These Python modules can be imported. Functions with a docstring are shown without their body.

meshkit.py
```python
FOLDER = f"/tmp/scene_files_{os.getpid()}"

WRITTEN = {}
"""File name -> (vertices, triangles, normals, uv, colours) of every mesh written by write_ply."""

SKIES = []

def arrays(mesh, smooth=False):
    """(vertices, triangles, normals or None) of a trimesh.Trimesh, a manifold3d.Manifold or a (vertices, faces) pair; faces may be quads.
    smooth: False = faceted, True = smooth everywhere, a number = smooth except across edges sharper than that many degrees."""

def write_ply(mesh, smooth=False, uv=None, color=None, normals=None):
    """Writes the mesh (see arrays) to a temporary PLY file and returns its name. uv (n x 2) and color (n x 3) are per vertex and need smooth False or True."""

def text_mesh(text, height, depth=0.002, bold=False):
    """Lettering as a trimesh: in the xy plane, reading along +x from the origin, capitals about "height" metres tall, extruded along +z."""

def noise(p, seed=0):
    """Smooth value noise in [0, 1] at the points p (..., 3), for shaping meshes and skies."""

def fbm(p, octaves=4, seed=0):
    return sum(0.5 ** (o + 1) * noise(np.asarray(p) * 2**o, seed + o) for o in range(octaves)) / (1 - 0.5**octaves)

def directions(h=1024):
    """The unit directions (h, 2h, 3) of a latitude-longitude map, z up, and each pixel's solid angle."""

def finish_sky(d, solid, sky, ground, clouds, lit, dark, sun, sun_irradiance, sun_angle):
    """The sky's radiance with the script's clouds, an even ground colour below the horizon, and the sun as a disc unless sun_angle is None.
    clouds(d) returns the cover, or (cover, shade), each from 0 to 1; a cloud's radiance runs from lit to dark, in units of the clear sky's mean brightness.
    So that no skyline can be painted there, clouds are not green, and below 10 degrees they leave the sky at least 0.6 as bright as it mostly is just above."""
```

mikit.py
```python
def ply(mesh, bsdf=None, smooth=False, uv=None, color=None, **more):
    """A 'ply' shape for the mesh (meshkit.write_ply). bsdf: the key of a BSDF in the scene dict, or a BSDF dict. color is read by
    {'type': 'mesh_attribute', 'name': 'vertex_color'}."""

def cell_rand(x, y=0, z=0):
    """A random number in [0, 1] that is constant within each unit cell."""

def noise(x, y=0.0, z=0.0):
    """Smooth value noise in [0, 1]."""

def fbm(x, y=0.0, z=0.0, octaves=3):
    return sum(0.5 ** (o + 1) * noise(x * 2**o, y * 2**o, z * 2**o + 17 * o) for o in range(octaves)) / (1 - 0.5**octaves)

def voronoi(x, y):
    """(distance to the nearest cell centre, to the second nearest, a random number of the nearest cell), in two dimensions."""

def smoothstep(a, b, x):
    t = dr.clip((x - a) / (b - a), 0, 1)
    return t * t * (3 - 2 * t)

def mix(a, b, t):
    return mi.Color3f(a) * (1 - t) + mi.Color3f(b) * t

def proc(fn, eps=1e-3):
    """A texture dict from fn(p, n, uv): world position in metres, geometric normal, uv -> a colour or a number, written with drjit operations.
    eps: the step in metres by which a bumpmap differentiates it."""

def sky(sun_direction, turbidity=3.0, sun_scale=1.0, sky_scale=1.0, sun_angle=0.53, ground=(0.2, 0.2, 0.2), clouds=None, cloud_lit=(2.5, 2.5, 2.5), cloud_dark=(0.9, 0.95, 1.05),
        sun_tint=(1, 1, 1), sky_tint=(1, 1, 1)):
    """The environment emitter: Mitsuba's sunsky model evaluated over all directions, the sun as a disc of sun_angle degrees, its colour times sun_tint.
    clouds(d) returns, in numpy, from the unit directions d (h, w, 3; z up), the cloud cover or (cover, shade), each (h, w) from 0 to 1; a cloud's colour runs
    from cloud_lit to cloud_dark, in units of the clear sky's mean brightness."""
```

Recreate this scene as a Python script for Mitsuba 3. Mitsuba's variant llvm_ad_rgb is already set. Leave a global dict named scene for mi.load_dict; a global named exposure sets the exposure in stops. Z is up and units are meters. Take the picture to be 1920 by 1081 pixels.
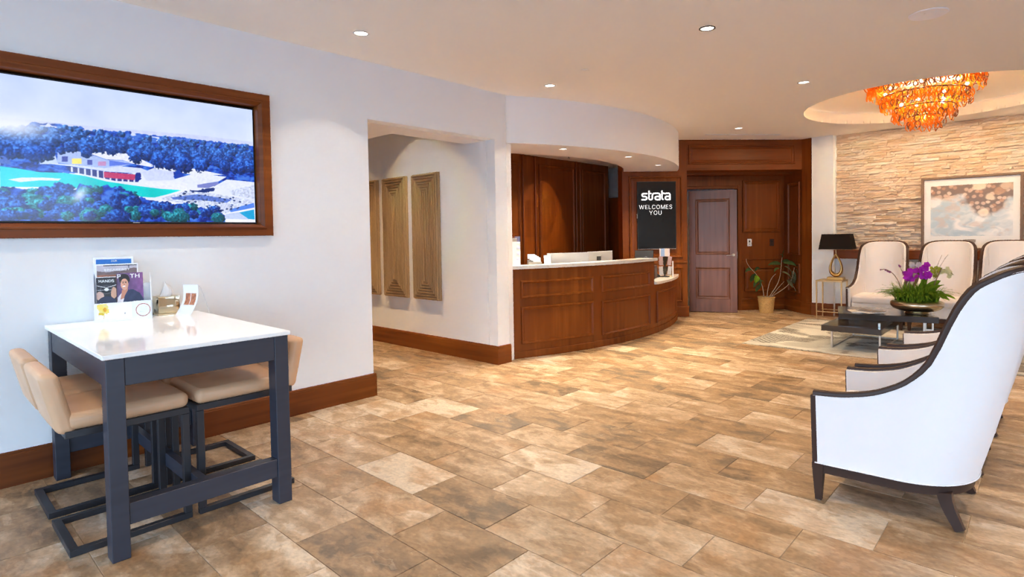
import math, random
import numpy as np
import trimesh
import drjit as dr
import mitsuba as mi
import mikit, meshkit
from shapely.geometry import Polygon, Point, box as sbox
from shapely.ops import unary_union

T = mi.ScalarTransform4f
rng = np.random.default_rng(7)
scene, labels = {}, {}

# ------------------------------------------------------------------ camera, sky, exposure
EYE = np.array([0.0, 0.0, 1.44])
YAW, PITCH, ROLL = 0.73907, -0.02924, -0.01628
_cy, _sy, _cp, _sp = math.cos(YAW), math.sin(YAW), math.cos(PITCH), math.sin(PITCH)
FWD = np.array([-_sy * _cp, _cy * _cp, _sp])
_rt = np.array([_cy, _sy, 0.0])
_up = np.cross(_rt, FWD)
RIGHT = _rt * math.cos(ROLL) + _up * math.sin(ROLL)
UP = -_rt * math.sin(ROLL) + _up * math.cos(ROLL)
FOC, PX, PY = 1076.28, 988.99, 473.05
scene['camera'] = {
    'type': 'perspective', 'fov': math.degrees(2 * math.atan(960 / FOC)), 'fov_axis': 'x',
    'near_clip': 0.05, 'far_clip': 120.0,
    'principal_point_offset_x': (960 - PX) / 1920, 'principal_point_offset_y': (540.5 - PY) / 1081,
    'to_world': T().look_at(origin=EYE.tolist(), target=(EYE + FWD).tolist(), up=UP.tolist())}
exposure = 0.66
DOWN_I = 7.5         # strength of the downlights
# daylight from the glazed front and side of the lobby, behind the camera; the sun stands behind the building
scene['daylight'] = mikit.sky((0.2, 0.9, 0.55), turbidity=3.5, sun_scale=0.0, sky_scale=13.0, ground=(0.85, 0.83, 0.80), sky_tint=(0.92, 0.98, 1.07))

ZC = 3.035           # ceiling
XW = -4.574          # left wall
YB = 10.66           # back wall

# ------------------------------------------------------------------ materials
def rgb(*c):
    return {'type': 'rgb', 'value': [float(x) for x in c]}


def mat(name, **k):
    k.setdefault('type', 'principled')
    scene[name] = {'type': 'twosided', 'bsdf': k}
    return name


def pmat(name, fn, bump=None, bump_scale=1.0, eps=1e-3, **k):
    k.setdefault('type', 'principled')
    d = {**k, 'base_color': mikit.proc(fn)}
    if bump is not None:
        d = {'type': 'bumpmap', 'arbitrary': mikit.proc(bump, eps), 'scale': bump_scale, 'bsdf': d}
    scene[name] = {'type': 'twosided', 'bsdf': d}
    return name


def wood_fn(dark, mid, light, ax, freq=1.0):
    def fn(p, n, uv):
        s = 24.0 * freq
        x, y, z = (p.x * s, p.y * s, p.z * 1.1) if ax == 'z' else (p.x * 1.1, p.y * 1.1, p.z * s)
        g = mikit.fbm(x, y, z, octaves=3)
        b = mikit.fbm(p.x * 1.6, p.y * 1.6, p.z * 1.3 + 3, octaves=2)
        t = dr.clip(0.5 + (g - 0.5) * 0.75 + (b - 0.5) * 0.9, 0, 1)
        c = mikit.mix(dark, mid, mikit.smoothstep(0.0, 0.5, t))
        return mikit.mix(c, light, mikit.smoothstep(0.5, 1.0, t))
    return fn


CH_D, CH_M, CH_L = (0.092, 0.019, 0.003), (0.152, 0.036, 0.004), (0.215, 0.060, 0.008)
pmat('cherry_upright', wood_fn(CH_D, CH_M, CH_L, 'z'), roughness=0.42, specular=0.25, clearcoat=0.06, clearcoat_gloss=0.8)
pmat('cherry_level', wood_fn(CH_D, CH_M, CH_L, 'h'), roughness=0.42, specular=0.25, clearcoat=0.06, clearcoat_gloss=0.8)
pmat('door_wood', wood_fn((0.085, 0.030, 0.016), (0.14, 0.050, 0.026), (0.19, 0.072, 0.040), 'z'), roughness=0.34, specular=0.5, clearcoat=0.35, clearcoat_gloss=0.75)
pmat('table_wood', wood_fn((0.021, 0.024, 0.036), (0.027, 0.031, 0.046), (0.034, 0.039, 0.056), 'h'), roughness=0.4, specular=0.5)
pmat('carved_wood', wood_fn((0.26, 0.165, 0.085), (0.36, 0.24, 0.13), (0.48, 0.34, 0.20), 'z', 1.6), roughness=0.75, specular=0.2)
mat('wall_paint', base_color=rgb(0.835, 0.845, 0.85), roughness=0.9, specular=0.1)
mat('corridor_paint', base_color=rgb(0.80, 0.78, 0.755), roughness=0.9, specular=0.1)
mat('ceiling_paint', base_color=rgb(0.90, 0.845, 0.74), roughness=0.95, specular=0.1)
mat('white_trim', base_color=rgb(0.86, 0.86, 0.86), roughness=0.6)
mat('speaker_white', base_color=rgb(0.92, 0.92, 0.94), roughness=0.6)
mat('black_steel', base_color=rgb(0.018, 0.018, 0.021), roughness=0.35, specular=0.5)
mat('black_gloss', base_color=rgb(0.010, 0.009, 0.009), roughness=0.12, specular=0.6)
mat('black_screen', base_color=rgb(0.004, 0.005, 0.007), roughness=0.12, specular=0.5)
mat('dark_plastic', base_color=rgb(0.02, 0.02, 0.022), roughness=0.45)
mat('espresso_wood', base_color=rgb(0.045, 0.024, 0.018), roughness=0.33, specular=0.22, clearcoat=0.1)
mat('espresso_lacquer', base_color=rgb(0.016, 0.012, 0.011), roughness=0.1, specular=0.6, clearcoat=0.5)
mat('steel', base_color=rgb(0.62, 0.60, 0.57), roughness=0.28, metallic=1.0)
mat('silver_plastic', base_color=rgb(0.62, 0.62, 0.63), roughness=0.4, metallic=0.2)
scene['gold_mirror'] = {'type': 'twosided', 'bsdf': {'type': 'bumpmap', 'arbitrary': mikit.proc(lambda p, n, uv: mikit.noise(p.x * 17 + 3.3, p.y * 17 + 0.4, p.z * 17), 2e-3), 'scale': 0.035, 'bsdf': {'type': 'principled', 'base_color': rgb(0.80, 0.68, 0.48), 'roughness': 0.04, 'metallic': 1.0}}}
mat('gold_leaf', base_color=rgb(0.70, 0.46, 0.17), roughness=0.28, metallic=1.0)
mat('bowl_metal', base_color=rgb(0.74, 0.65, 0.48), roughness=0.22, metallic=1.0)
mat('brass', base_color=rgb(0.66, 0.50, 0.27), roughness=0.3, metallic=1.0)
mat('paper_white', base_color=rgb(0.84, 0.84, 0.85), roughness=0.6)
mat('paper_grey', base_color=rgb(0.60, 0.60, 0.62), roughness=0.6)
mat('soft_white', base_color=rgb(0.86, 0.86, 0.87), roughness=0.95, specular=0.05)
mat('ink_black', base_color=rgb(0.015, 0.015, 0.018), roughness=0.5)
mat('ink_grey', base_color=rgb(0.25, 0.25, 0.30), roughness=0.6)
mat('ink_red', base_color=rgb(0.42, 0.13, 0.10), roughness=0.6)
mat('sign_white', base_color=rgb(0.9, 0.9, 0.9), roughness=0.5, specular=0.0)
scene['printed'] = {'type': 'twosided', 'bsdf': {'type': 'principled', 'base_color': {'type': 'mesh_attribute', 'name': 'vertex_color'}, 'roughness': 0.35, 'specular': 0.4}}
scene['printed_matt'] = {'type': 'twosided', 'bsdf': {'type': 'diffuse', 'reflectance': {'type': 'mesh_attribute', 'name': 'vertex_color'}}}
scene['acrylic'] = {'type': 'thindielectric', 'int_ior': 1.49}
scene['clear_glass'] = {'type': 'thindielectric', 'int_ior': 1.5}
mat('shade_black', base_color=rgb(0.014, 0.012, 0.011), roughness=0.9, specular=0.05)
mat('taupe_grey', base_color=rgb(0.33, 0.29, 0.26), roughness=0.7)
mat('soil', base_color=rgb(0.05, 0.035, 0.02), roughness=1.0)


def leather_fn(p, n, uv):
    g = mikit.fbm(p.x * 9, p.y * 9, p.z * 9, octaves=2)
    return mikit.mix((0.60, 0.345, 0.190), (0.70, 0.435, 0.26), g)


def leather_bump(p, n, uv):
    return mikit.fbm(p.x * 60, p.y * 60, p.z * 60, octaves=2)


pmat('tan_leather', leather_fn, bump=leather_bump, bump_scale=0.0006, roughness=0.42, specular=0.5)
mat('ivory_leather', base_color=rgb(0.79, 0.75, 0.735), roughness=0.5, specular=0.4)
mat('stool_metal', base_color=rgb(0.020, 0.021, 0.026), roughness=0.38, specular=0.5)


def quartz_fn(p, n, uv):
    v = mikit.fbm(p.x * 5, p.y * 5, p.z * 5, octaves=4)
    return mikit.mix((0.86, 0.86, 0.855), (0.79, 0.785, 0.775), mikit.smoothstep(0.55, 0.75, v))


pmat('white_quartz', quartz_fn, roughness=0.09, specular=0.55, clearcoat=0.3)


def cream_quartz_fn(p, n, uv):
    v = mikit.fbm(p.x * 40, p.y * 40, p.z * 40, octaves=2)
    return mikit.mix((0.80, 0.75, 0.66), (0.70, 0.64, 0.55), mikit.smoothstep(0.5, 0.8, v))


pmat('cream_quartz', cream_quartz_fn, roughness=0.15, specular=0.5)

# floor tiles: rows run along x, half bond
TP, TL, TY0, TX0 = 0.337, 0.589, 0.891, -1.757


def tile_ids(p):
    row = dr.floor((p.y - TY0) / TP)
    odd = row - 2 * dr.floor(row / 2)
    col = dr.floor((p.x - TX0) / TL + odd * 0.5)
    return row, col


def tile_fn(p, n, uv):
    row, col = tile_ids(p)
    r1, r2, r3 = mikit.cell_rand(row, col, 1), mikit.cell_rand(row, col, 2), mikit.cell_rand(row, col, 3)
    x, y = p.x + r1 * 31, p.y + r2 * 47
    lon = mikit.fbm(x * 3.0, y * 9.0, 1.0, octaves=3)
    w = mikit.fbm(x * 4.5, y * 4.5, 7.0, octaves=3)
    w2 = mikit.fbm(x * 4.0 + 9, y * 4.0, 3.0, octaves=2)
    f = mikit.fbm(x * 5.0 + 2.2 * w, y * 11.0 + 2.2 * w2, r3 * 9, octaves=5)
    fine = mikit.fbm(x * 55, y * 75, 2.0, octaves=3)
    vein = dr.abs(mikit.fbm(x * 4.0 + 2.2 * w2, y * 9.0 + 2.2 * w, 5.0, octaves=4) - 0.5)
    g2 = mikit.fbm(x * 7.0 + 1.8 * w2, y * 15.0 + 1.8 * w, 4.0, octaves=5)
    fleck = mikit.smoothstep(0.60, 0.66, mikit.fbm(x * 15.0 + w, y * 32.0, 6.0, octaves=3))
    cleft = 0.11 * (mikit.smoothstep(0.46, 0.50, g2) - 0.5) + 0.08 * (mikit.smoothstep(0.56, 0.585, g2) - 0.3) + 0.09 * fleck
    tone = dr.clip(cleft + 0.50 + (0.5 * r1 + 0.5 * r2 - 0.5) * 1.1 + (f - 0.5) * 0.9 + (lon - 0.5) * 0.5, 0, 1)
    dark = mikit.mix((0.150, 0.090, 0.045), (0.165, 0.118, 0.078), r3)
    c = mikit.mix(dark, (0.325, 0.205, 0.110), mikit.smoothstep(0.0, 0.42, tone))
    c = mikit.mix(c, (0.48, 0.340, 0.215), mikit.smoothstep(0.40, 0.75, tone))
    c = mikit.mix(c, (0.63, 0.505, 0.370), mikit.smoothstep(0.72, 1.0, tone))
    c = mikit.mix(c, (0.38, 0.185, 0.068), 0.40 * mikit.smoothstep(0.55, 0.8, w) * mikit.smoothstep(0.3, 0.7, r2))
    vm = (1 - mikit.smoothstep(0.0, 0.022, vein)) * mikit.smoothstep(0.45, 0.7, w2)
    c = mikit.mix(c, (0.66, 0.53, 0.39), 0.22 * vm * mikit.smoothstep(0.3, 0.8, r3))
    return c * (0.80 + 0.40 * fine)


def tile_rough(p, n, uv):
    return 0.30 + 0.25 * mikit.fbm(p.x * 20, p.y * 20, 1.0, octaves=2)


def tile_bump(p, n, uv):
    row, col = tile_ids(p)
    r1 = mikit.cell_rand(row, col, 1)
    return mikit.fbm(p.x * 7 + r1 * 20, p.y * 13, r1 * 9, octaves=3)


pmat('slate_tile', tile_fn, bump=tile_bump, bump_scale=0.006, roughness=mikit.proc(tile_rough), specular=0.45)
mat('grout', base_color=rgb(0.42, 0.31, 0.20), roughness=0.9)


def stone_variant(i, a, b):
    def fn(p, n, uv):
        g = mikit.fbm(p.x * 14 + i * 7, p.y * 14, p.z * 40, octaves=3)
        h = mikit.noise(p.x * 3, p.y * 3, p.z * 9 + i)
        return mikit.mix(a, b, dr.clip(0.75 * g + 0.35 * h, 0, 1))
    return pmat(f'split_stone_{i}', fn, roughness=0.85, specular=0.2)


STONES = [stone_variant(0, (0.56, 0.42, 0.30), (0.74, 0.62, 0.50)), stone_variant(1, (0.52, 0.37, 0.25), (0.70, 0.55, 0.42)),
          stone_variant(2, (0.61, 0.49, 0.37), (0.78, 0.68, 0.57)), stone_variant(3, (0.46, 0.32, 0.20), (0.67, 0.52, 0.38))]


def rug_fn(p, n, uv):
    # large feathers drawn in charcoal and taupe on ivory
    s = 2.1
    wx = mikit.fbm(p.x * 1.2, p.y * 1.2, 4.0, octaves=2)
    x, y = p.x * s + 1.2 * wx, p.y * s - 0.8 * wx
    big = mikit.fbm(x * 0.9, y * 1.5, 2.0, octaves=3)
    quill = dr.sin((y + 0.55 * dr.abs(dr.sin(x * 2.2))) * 34.0)
    plume = mikit.smoothstep(0.50, 0.60, mikit.fbm(x * 1.3 + 5, y * 2.6, 8.0, octaves=2))
    c = mikit.mix((0.60, 0.57, 0.49), (0.40, 0.37, 0.31), mikit.smoothstep(0.42, 0.62, big))
    c = mikit.mix(c, (0.17, 0.145, 0.115), plume * 0.6)
    c = mikit.mix(c, (0.06, 0.05, 0.042), plume * mikit.smoothstep(0.45, 0.8, quill) * 0.85)
    fib = mikit.noise(p.x * 220, p.y * 220, 1.0)
    return c * (0.9 + 0.2 * fib)


pmat('feather_rug', rug_fn, roughness=1.0, specular=0.0)


def basket_fn(p, n, uv):
    return mikit.mix((0.42, 0.23, 0.07), (0.72, 0.46, 0.17), mikit.fbm(p.x * 60, p.y * 60, p.z * 120, octaves=2))


pmat('wicker', basket_fn, roughness=0.6)


def leafmat(name, a, b, tr):
    def fn(p, n, uv):
        return mikit.mix(a, b, mikit.fbm(p.x * 22, p.y * 22, p.z * 22, octaves=2))
    scene[name] = {'type': 'principledthin', 'base_color': mikit.proc(fn), 'roughness': 0.4, 'diff_trans': tr, 'spec_trans': 0.0, 'eta': 1.4}
    return name


leafmat('fresh_leaf', (0.075, 0.17, 0.012), (0.23, 0.38, 0.035), 0.55)
leafmat('dark_leaf', (0.028, 0.055, 0.020), (0.075, 0.11, 0.040), 0.3)
leafmat('grey_leaf', (0.10, 0.11, 0.06), (0.17, 0.175, 0.105), 0.4)
leafmat('yellow_green', (0.30, 0.36, 0.03), (0.55, 0.55, 0.10), 0.5)
leafmat('purple_petal', (0.36, 0.01, 0.44), (0.60, 0.06, 0.68), 0.6)
leafmat('mauve_petal', (0.28, 0.08, 0.25), (0.42, 0.16, 0.36), 0.6)
leafmat('white_petal', (0.74, 0.70, 0.78), (0.88, 0.86, 0.90), 0.6)
leafmat('cream_petal', (0.66, 0.66, 0.36), (0.84, 0.82, 0.58), 0.6)
mat('stem_brown', base_color=rgb(0.24, 0.15, 0.09), roughness=0.7)
mat('stem_green', base_color=rgb(0.10, 0.13, 0.03), roughness=0.6)
scene['amber_glass'] = {'type': 'principledthin', 'base_color': {'type': 'rgb', 'value': [0.92, 0.35, 0.036]}, 'roughness': 0.12, 'diff_trans': 1.15, 'spec_trans': 0.12, 'eta': 1.5}
mat('amber_rim', base_color=rgb(0.30, 0.085, 0.012), roughness=0.12, specular=0.8, clearcoat=0.8)


def pebble_fn(p, n, uv):
    # a watercolour of river pebbles above pale water
    s, t = (p.x + 1.351) / 0.96, (p.z - 1.33) / 0.755
    w = mikit.fbm(s * 5, t * 5, 3.0, octaves=3)
    v = mikit.fbm(s * 16, t * 16, 8.0, octaves=3)
    d1, d2, r = mikit.voronoi(s * 6.0 + 0.5 * w, t * 5.4 + 0.5 * w)
    e1, e2, q = mikit.voronoi(s * 13 + 3, t * 11 + 0.6 * w)
    big = mikit.smoothstep(0.36, 0.40, r)
    round1 = 1 - mikit.smoothstep(0.28, 0.52, d1)
    round2 = 1 - mikit.smoothstep(0.25, 0.5, e1)
    peb = mikit.mix((0.36, 0.20, 0.11), (0.72, 0.60, 0.46), dr.clip(1.6 * (r - 0.38), 0, 1)) * (0.70 + 0.4 * round1)
    small = mikit.mix((0.34, 0.17, 0.09), (0.62, 0.48, 0.37), q) * (0.6 + 0.5 * round2)
    gap = (0.20, 0.125, 0.08)
    low = mikit.mix(gap, small, round2)
    stones = mikit.mix(low, peb, big * round1) * (0.85 + 0.3 * v)
    f = mikit.fbm(s * 4 + w, t * 5 + 2 * w, 6.0, octaves=4)
    water = mikit.mix((0.46, 0.54, 0.60), (0.82, 0.80, 0.79), mikit.smoothstep(0.3, 0.65, f))
    water = mikit.mix(water, (0.58, 0.45, 0.38), 0.55 * mikit.smoothstep(0.5, 0.72, mikit.fbm(s * 7, t * 9, 9.0, octaves=4)))
    line = 0.66 - 0.34 * mikit.smoothstep(0.38, 0.66, s) * (1 - mikit.smoothstep(0.78, 0.98, s)) + 0.42 * (w - 0.5)
    return mikit.mix(water, stones, mikit.smoothstep(line - 0.02, line + 0.16, t))


pmat('pebble_print', pebble_fn, roughness=0.25, specular=0.5)
scene['lamp_face'] = {'type': 'diffuse', 'reflectance': rgb(0.8, 0.8, 0.8)}

# ------------------------------------------------------------------ helpers
def numbered(name):
    used = lambda k: k in scene or k in labels or any(s.startswith(k + '__') for s in scene)
    if not used(name):
        return name
    i = 1
    while used(f'{name}_{i:03d}'):
        i += 1
    return f'{name}_{i:03d}'


_counts = {}


def fresh(name):
    """name, name_001, name_002 ... without searching"""
    i = _counts.get(name, -1) + 1
    _counts[name] = i
    return name if i == 0 else f'{name}_{i:03d}'


def tag(key, label, cat=None, group=None, kind=None):
    d = {'label': label}
    if cat:
        d['category'] = cat
    if group:
        d['group'] = group
    if kind:
        d['kind'] = kind
    labels[key] = d
    return key


def thing(name, label, cat, group=None, kind=None):
    return tag(fresh(name), label, cat, group, kind)


def part(parent, name, mesh, bsdf, smooth=False, label=None, kind=None, **more):
    key = fresh(parent + '__' + name)
    scene[key] = mesh if isinstance(mesh, dict) else mikit.ply(mesh, bsdf, smooth=smooth, **more)
    d = {}
    if label:
        d['label'] = label
    if kind:
        d['kind'] = kind
    if d:
        labels[key] = d
    return key


def own(name, mesh, bsdf, label, cat, smooth=False, group=None, kind=None, **more):
    key = fresh(name)
    scene[key] = mesh if isinstance(mesh, dict) else mikit.ply(mesh, bsdf, smooth=smooth, **more)
    return tag(key, label, cat, group, kind)


def struct(name, mesh, bsdf, label, cat, smooth=False, **more):
    return own(name, mesh, bsdf, label, cat, smooth, kind='structure', **more)


def cat(*ms):
    ms = [m for x in ms for m in (x if isinstance(x, (list, tuple)) else [x])]
    return trimesh.util.concatenate([trimesh.Trimesh(m.vertices, m.faces, process=False) for m in ms])


def moved(m, M):
    m = m.copy()
    m.apply_transform(M)
    return m


def mtx(loc=(0, 0, 0), rz=0.0, rx=0.0, ry=0.0, s=1.0):
    M = trimesh.transformations.euler_matrix(math.radians(rx), math.radians(ry), math.radians(rz), 'sxyz')
    M[:3, :3] *= s
    M[:3, 3] = loc
    return M


def bx(x0, x1, y0, y1, z0, z1, ch=0.0):
    """A box, its edges chamfered by ch."""
    lo, hi = np.array([x0, y0, z0], float), np.array([x1, y1, z1], float)
    if ch <= 0:
        return trimesh.creation.box(bounds=[lo, hi])
    ch = min(ch, 0.45 * (hi - lo).min())
    P = []
    for c in np.ndindex(2, 2, 2):
        p = np.where(c, hi, lo)
        sg = np.where(c, -1, 1)
        for k in range(3):
            q = p + sg * ch
            q[k] = p[k]
            P.append(q)
    return trimesh.convex.convex_hull(np.array(P))


def cushion(sx, sy, sz, r, n=4, k=6, puff=0.0):
    """A rounded box centred on the origin; puff swells its faces."""
    h = np.array([sx, sy, sz]) / 2
    ax = []
    for a in h:
        e = [(a - r) + r * math.tan(math.radians(45 * i / n)) for i in range(n + 1)]
        inner = np.linspace(-(a - r), a - r, k + 1)[1:-1]
        ax.append(np.array([-x for x in e[::-1]] + list(inner) + e))
    V, Fc, at = [], [], 0
    for d in range(3):
        o1, o2 = (d + 1) % 3, (d + 2) % 3
        g1, g2 = np.meshgrid(ax[o1], ax[o2], indexing='ij')
        for s in (-1, 1):
            P = np.zeros(g1.shape + (3,))
            P[..., o1], P[..., o2], P[..., d] = g1, g2, s * h[d]
            a, b = g1.shape
            idx = np.arange(a * b).reshape(a, b) + at
            q = np.stack([idx[:-1, :-1], idx[1:, :-1], idx[1:, 1:], idx[:-1, 1:]], -1).reshape(-1, 4)
            if s < 0:
                q = q[:, ::-1]
            V.append(P.reshape(-1, 3))
            Fc.append(q)
            at += a * b
    V, Fc = np.vstack(V), np.vstack(Fc)
    inner = np.clip(V, -(h - r), h - r)
    d = V - inner
    V = inner + r * d / np.linalg.norm(d, axis=1, keepdims=True)
    if puff:
        t = 1 - np.clip(np.abs(V) / h, 0, 1) ** 2
        for a in range(3):
            o1, o2 = (a + 1) % 3, (a + 2) % 3
            V[:, a] += np.sign(V[:, a]) * puff * t[:, o1] * t[:, o2] * (np.abs(V[:, a]) / h[a]) ** 3
    m = trimesh.Trimesh(V, np.vstack([Fc[:, [0, 1, 2]], Fc[:, [0, 2, 3]]]), process=False)
    m.merge_vertices(digits_vertex=7)
    return m


def lathe(profile, n=40, closed=False):
    """(radius, z) points turned about z."""
    P = np.array(profile, float)
    a = np.linspace(0, 2 * np.pi, n, endpoint=False)
    V = np.stack([P[:, None, 0] * np.cos(a), P[:, None, 0] * np.sin(a), np.repeat(P[:, None, 1], n, 1)], -1).reshape(-1, 3)
    m = len(P)
    i, j = np.meshgrid(np.arange(m - 1), np.arange(n), indexing='ij')
    q = np.stack([i * n + j, i * n + (j + 1) % n, (i + 1) * n + (j + 1) % n, (i + 1) * n + j], -1).reshape(-1, 4)
    f = np.vstack([q[:, [0, 1, 2]], q[:, [0, 2, 3]]])
    t = trimesh.Trimesh(V, f, process=False)
    t.merge_vertices(digits_vertex=7)
    t.update_faces(t.nondegenerate_faces())
    return t


def tube(pts, r, n=8, ry=None, cap=True, square=False, up=None):
    """A tube along the points, its radius one number or one per point."""
    P = np.array(pts, float)
    m = len(P)
    r = np.broadcast_to(np.asarray(r, float), (m,))
    r2 = r if ry is None else np.broadcast_to(np.asarray(ry, float), (m,))
    t = np.gradient(P, axis=0)
    t /= np.maximum(np.linalg.norm(t, axis=1, keepdims=True), 1e-9)
    a = np.array(up if up is not None else ([0, 0, 1] if abs(t[0, 2]) < 0.9 else [1, 0, 0]), float)
    a = a - t[0] * (a @ t[0])
    a /= np.linalg.norm(a)
    ang = np.arange(n) * 2 * np.pi / n + (np.pi / 4 if square else 0)
    k = math.sqrt(2) if square else 1.0
    V = []
    for i in range(m):
        ref = np.array(up, float) if up is not None else a
        a = ref - t[i] * (ref @ t[i])
        a /= max(np.linalg.norm(a), 1e-9)
        b = np.cross(t[i], a)
        V.append(P[i] + k * (r[i] * np.cos(ang)[:, None] * a + r2[i] * np.sin(ang)[:, None] * b))
    V = np.vstack(V)
    i, j = np.meshgrid(np.arange(m - 1), np.arange(n), indexing='ij')
    q = np.stack([i * n + j, i * n + (j + 1) % n, (i + 1) * n + (j + 1) % n, (i + 1) * n + j], -1).reshape(-1, 4)
    f = [q[:, [0, 1, 2]], q[:, [0, 2, 3]]]
    if cap:
        k0 = np.arange(1, n - 1)
        f.append(np.stack([k0 * 0, k0 + 1, k0], -1))
        f.append(np.stack([k0 * 0, k0, k0 + 1], -1) + (m - 1) * n)
    return trimesh.Trimesh(V, np.vstack(f), process=False)


def curve(pts, n=24):
    """A smooth curve through the points."""
    from scipy.interpolate import CubicSpline
    P = np.array(pts, float)
    s = np.concatenate([[0], np.cumsum(np.linalg.norm(np.diff(P, axis=0), axis=1))])
    return CubicSpline(s, P)(np.linspace(0, s[-1], n))


def grid_mesh(P):
    """A sheet from points (a, b, 3)."""
    a, b = P.shape[:2]
    idx = np.arange(a * b).reshape(a, b)
    q = np.stack([idx[:-1, :-1], idx[1:, :-1], idx[1:, 1:], idx[:-1, 1:]], -1).reshape(-1, 4)
    return trimesh.Trimesh(P.reshape(-1, 3), np.vstack([q[:, [0, 1, 2]], q[:, [0, 2, 3]]]), process=False)


def extrude(poly, z0, z1):
    polys = getattr(poly, 'geoms', [poly])
    return cat([trimesh.creation.extrude_polygon(g, z1 - z0, engine='earcut').apply_translation([0, 0, z0]) for g in polys if g.area > 1e-9])


def raised(fn, s0, s1, z0, z1, profile, ns=1):
    """A moulded rectangle: profile gives (inset, height) rings, fn(s, z, height) the place."""
    V, rings = [], []
    for inset, d in profile:
        s = np.linspace(s0 + inset, s1 - inset, ns + 1)
        ring = [fn(x, z0 + inset, d) for x in s] + [fn(x, z1 - inset, d) for x in s[::-1]]
        rings.append(np.arange(len(ring)) + len(V))
        V += ring
    Fc = []
    for a, b in zip(rings[:-1], rings[1:]):
        for k in range(len(a)):
            l = (k + 1) % len(a)
            Fc += [[a[k], a[l], b[l]], [a[k], b[l], b[k]]]
    r, m = rings[-1], len(rings[-1])
    for k in range(ns):
        Fc += [[r[k], r[k + 1], r[m - 2 - k]], [r[k], r[m - 2 - k], r[m - 1 - k]]]
    return trimesh.Trimesh(np.array(V), np.array(Fc), process=False)


PANEL = [(0.0, 0.0), (0.0, 0.018), (0.006, 0.028), (0.018, 0.028), (0.026, 0.018), (0.032, 0.005), (0.045, 0.003), (0.075, 0.012)]


def plane_map(origin, sdir, out):
    o, s, n = (np.array(v, float) for v in (origin, sdir, out))
    return lambda a, z, d: o + s * a + n * d + np.array([0, 0, z])


def arc_map(c, R):
    return lambda a, z, d: np.array([c[0] + (R + d) * math.cos(math.radians(a / R * 57.29578)), c[1] + (R + d) * math.sin(math.radians(a / R * 57.29578)), z])


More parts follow.
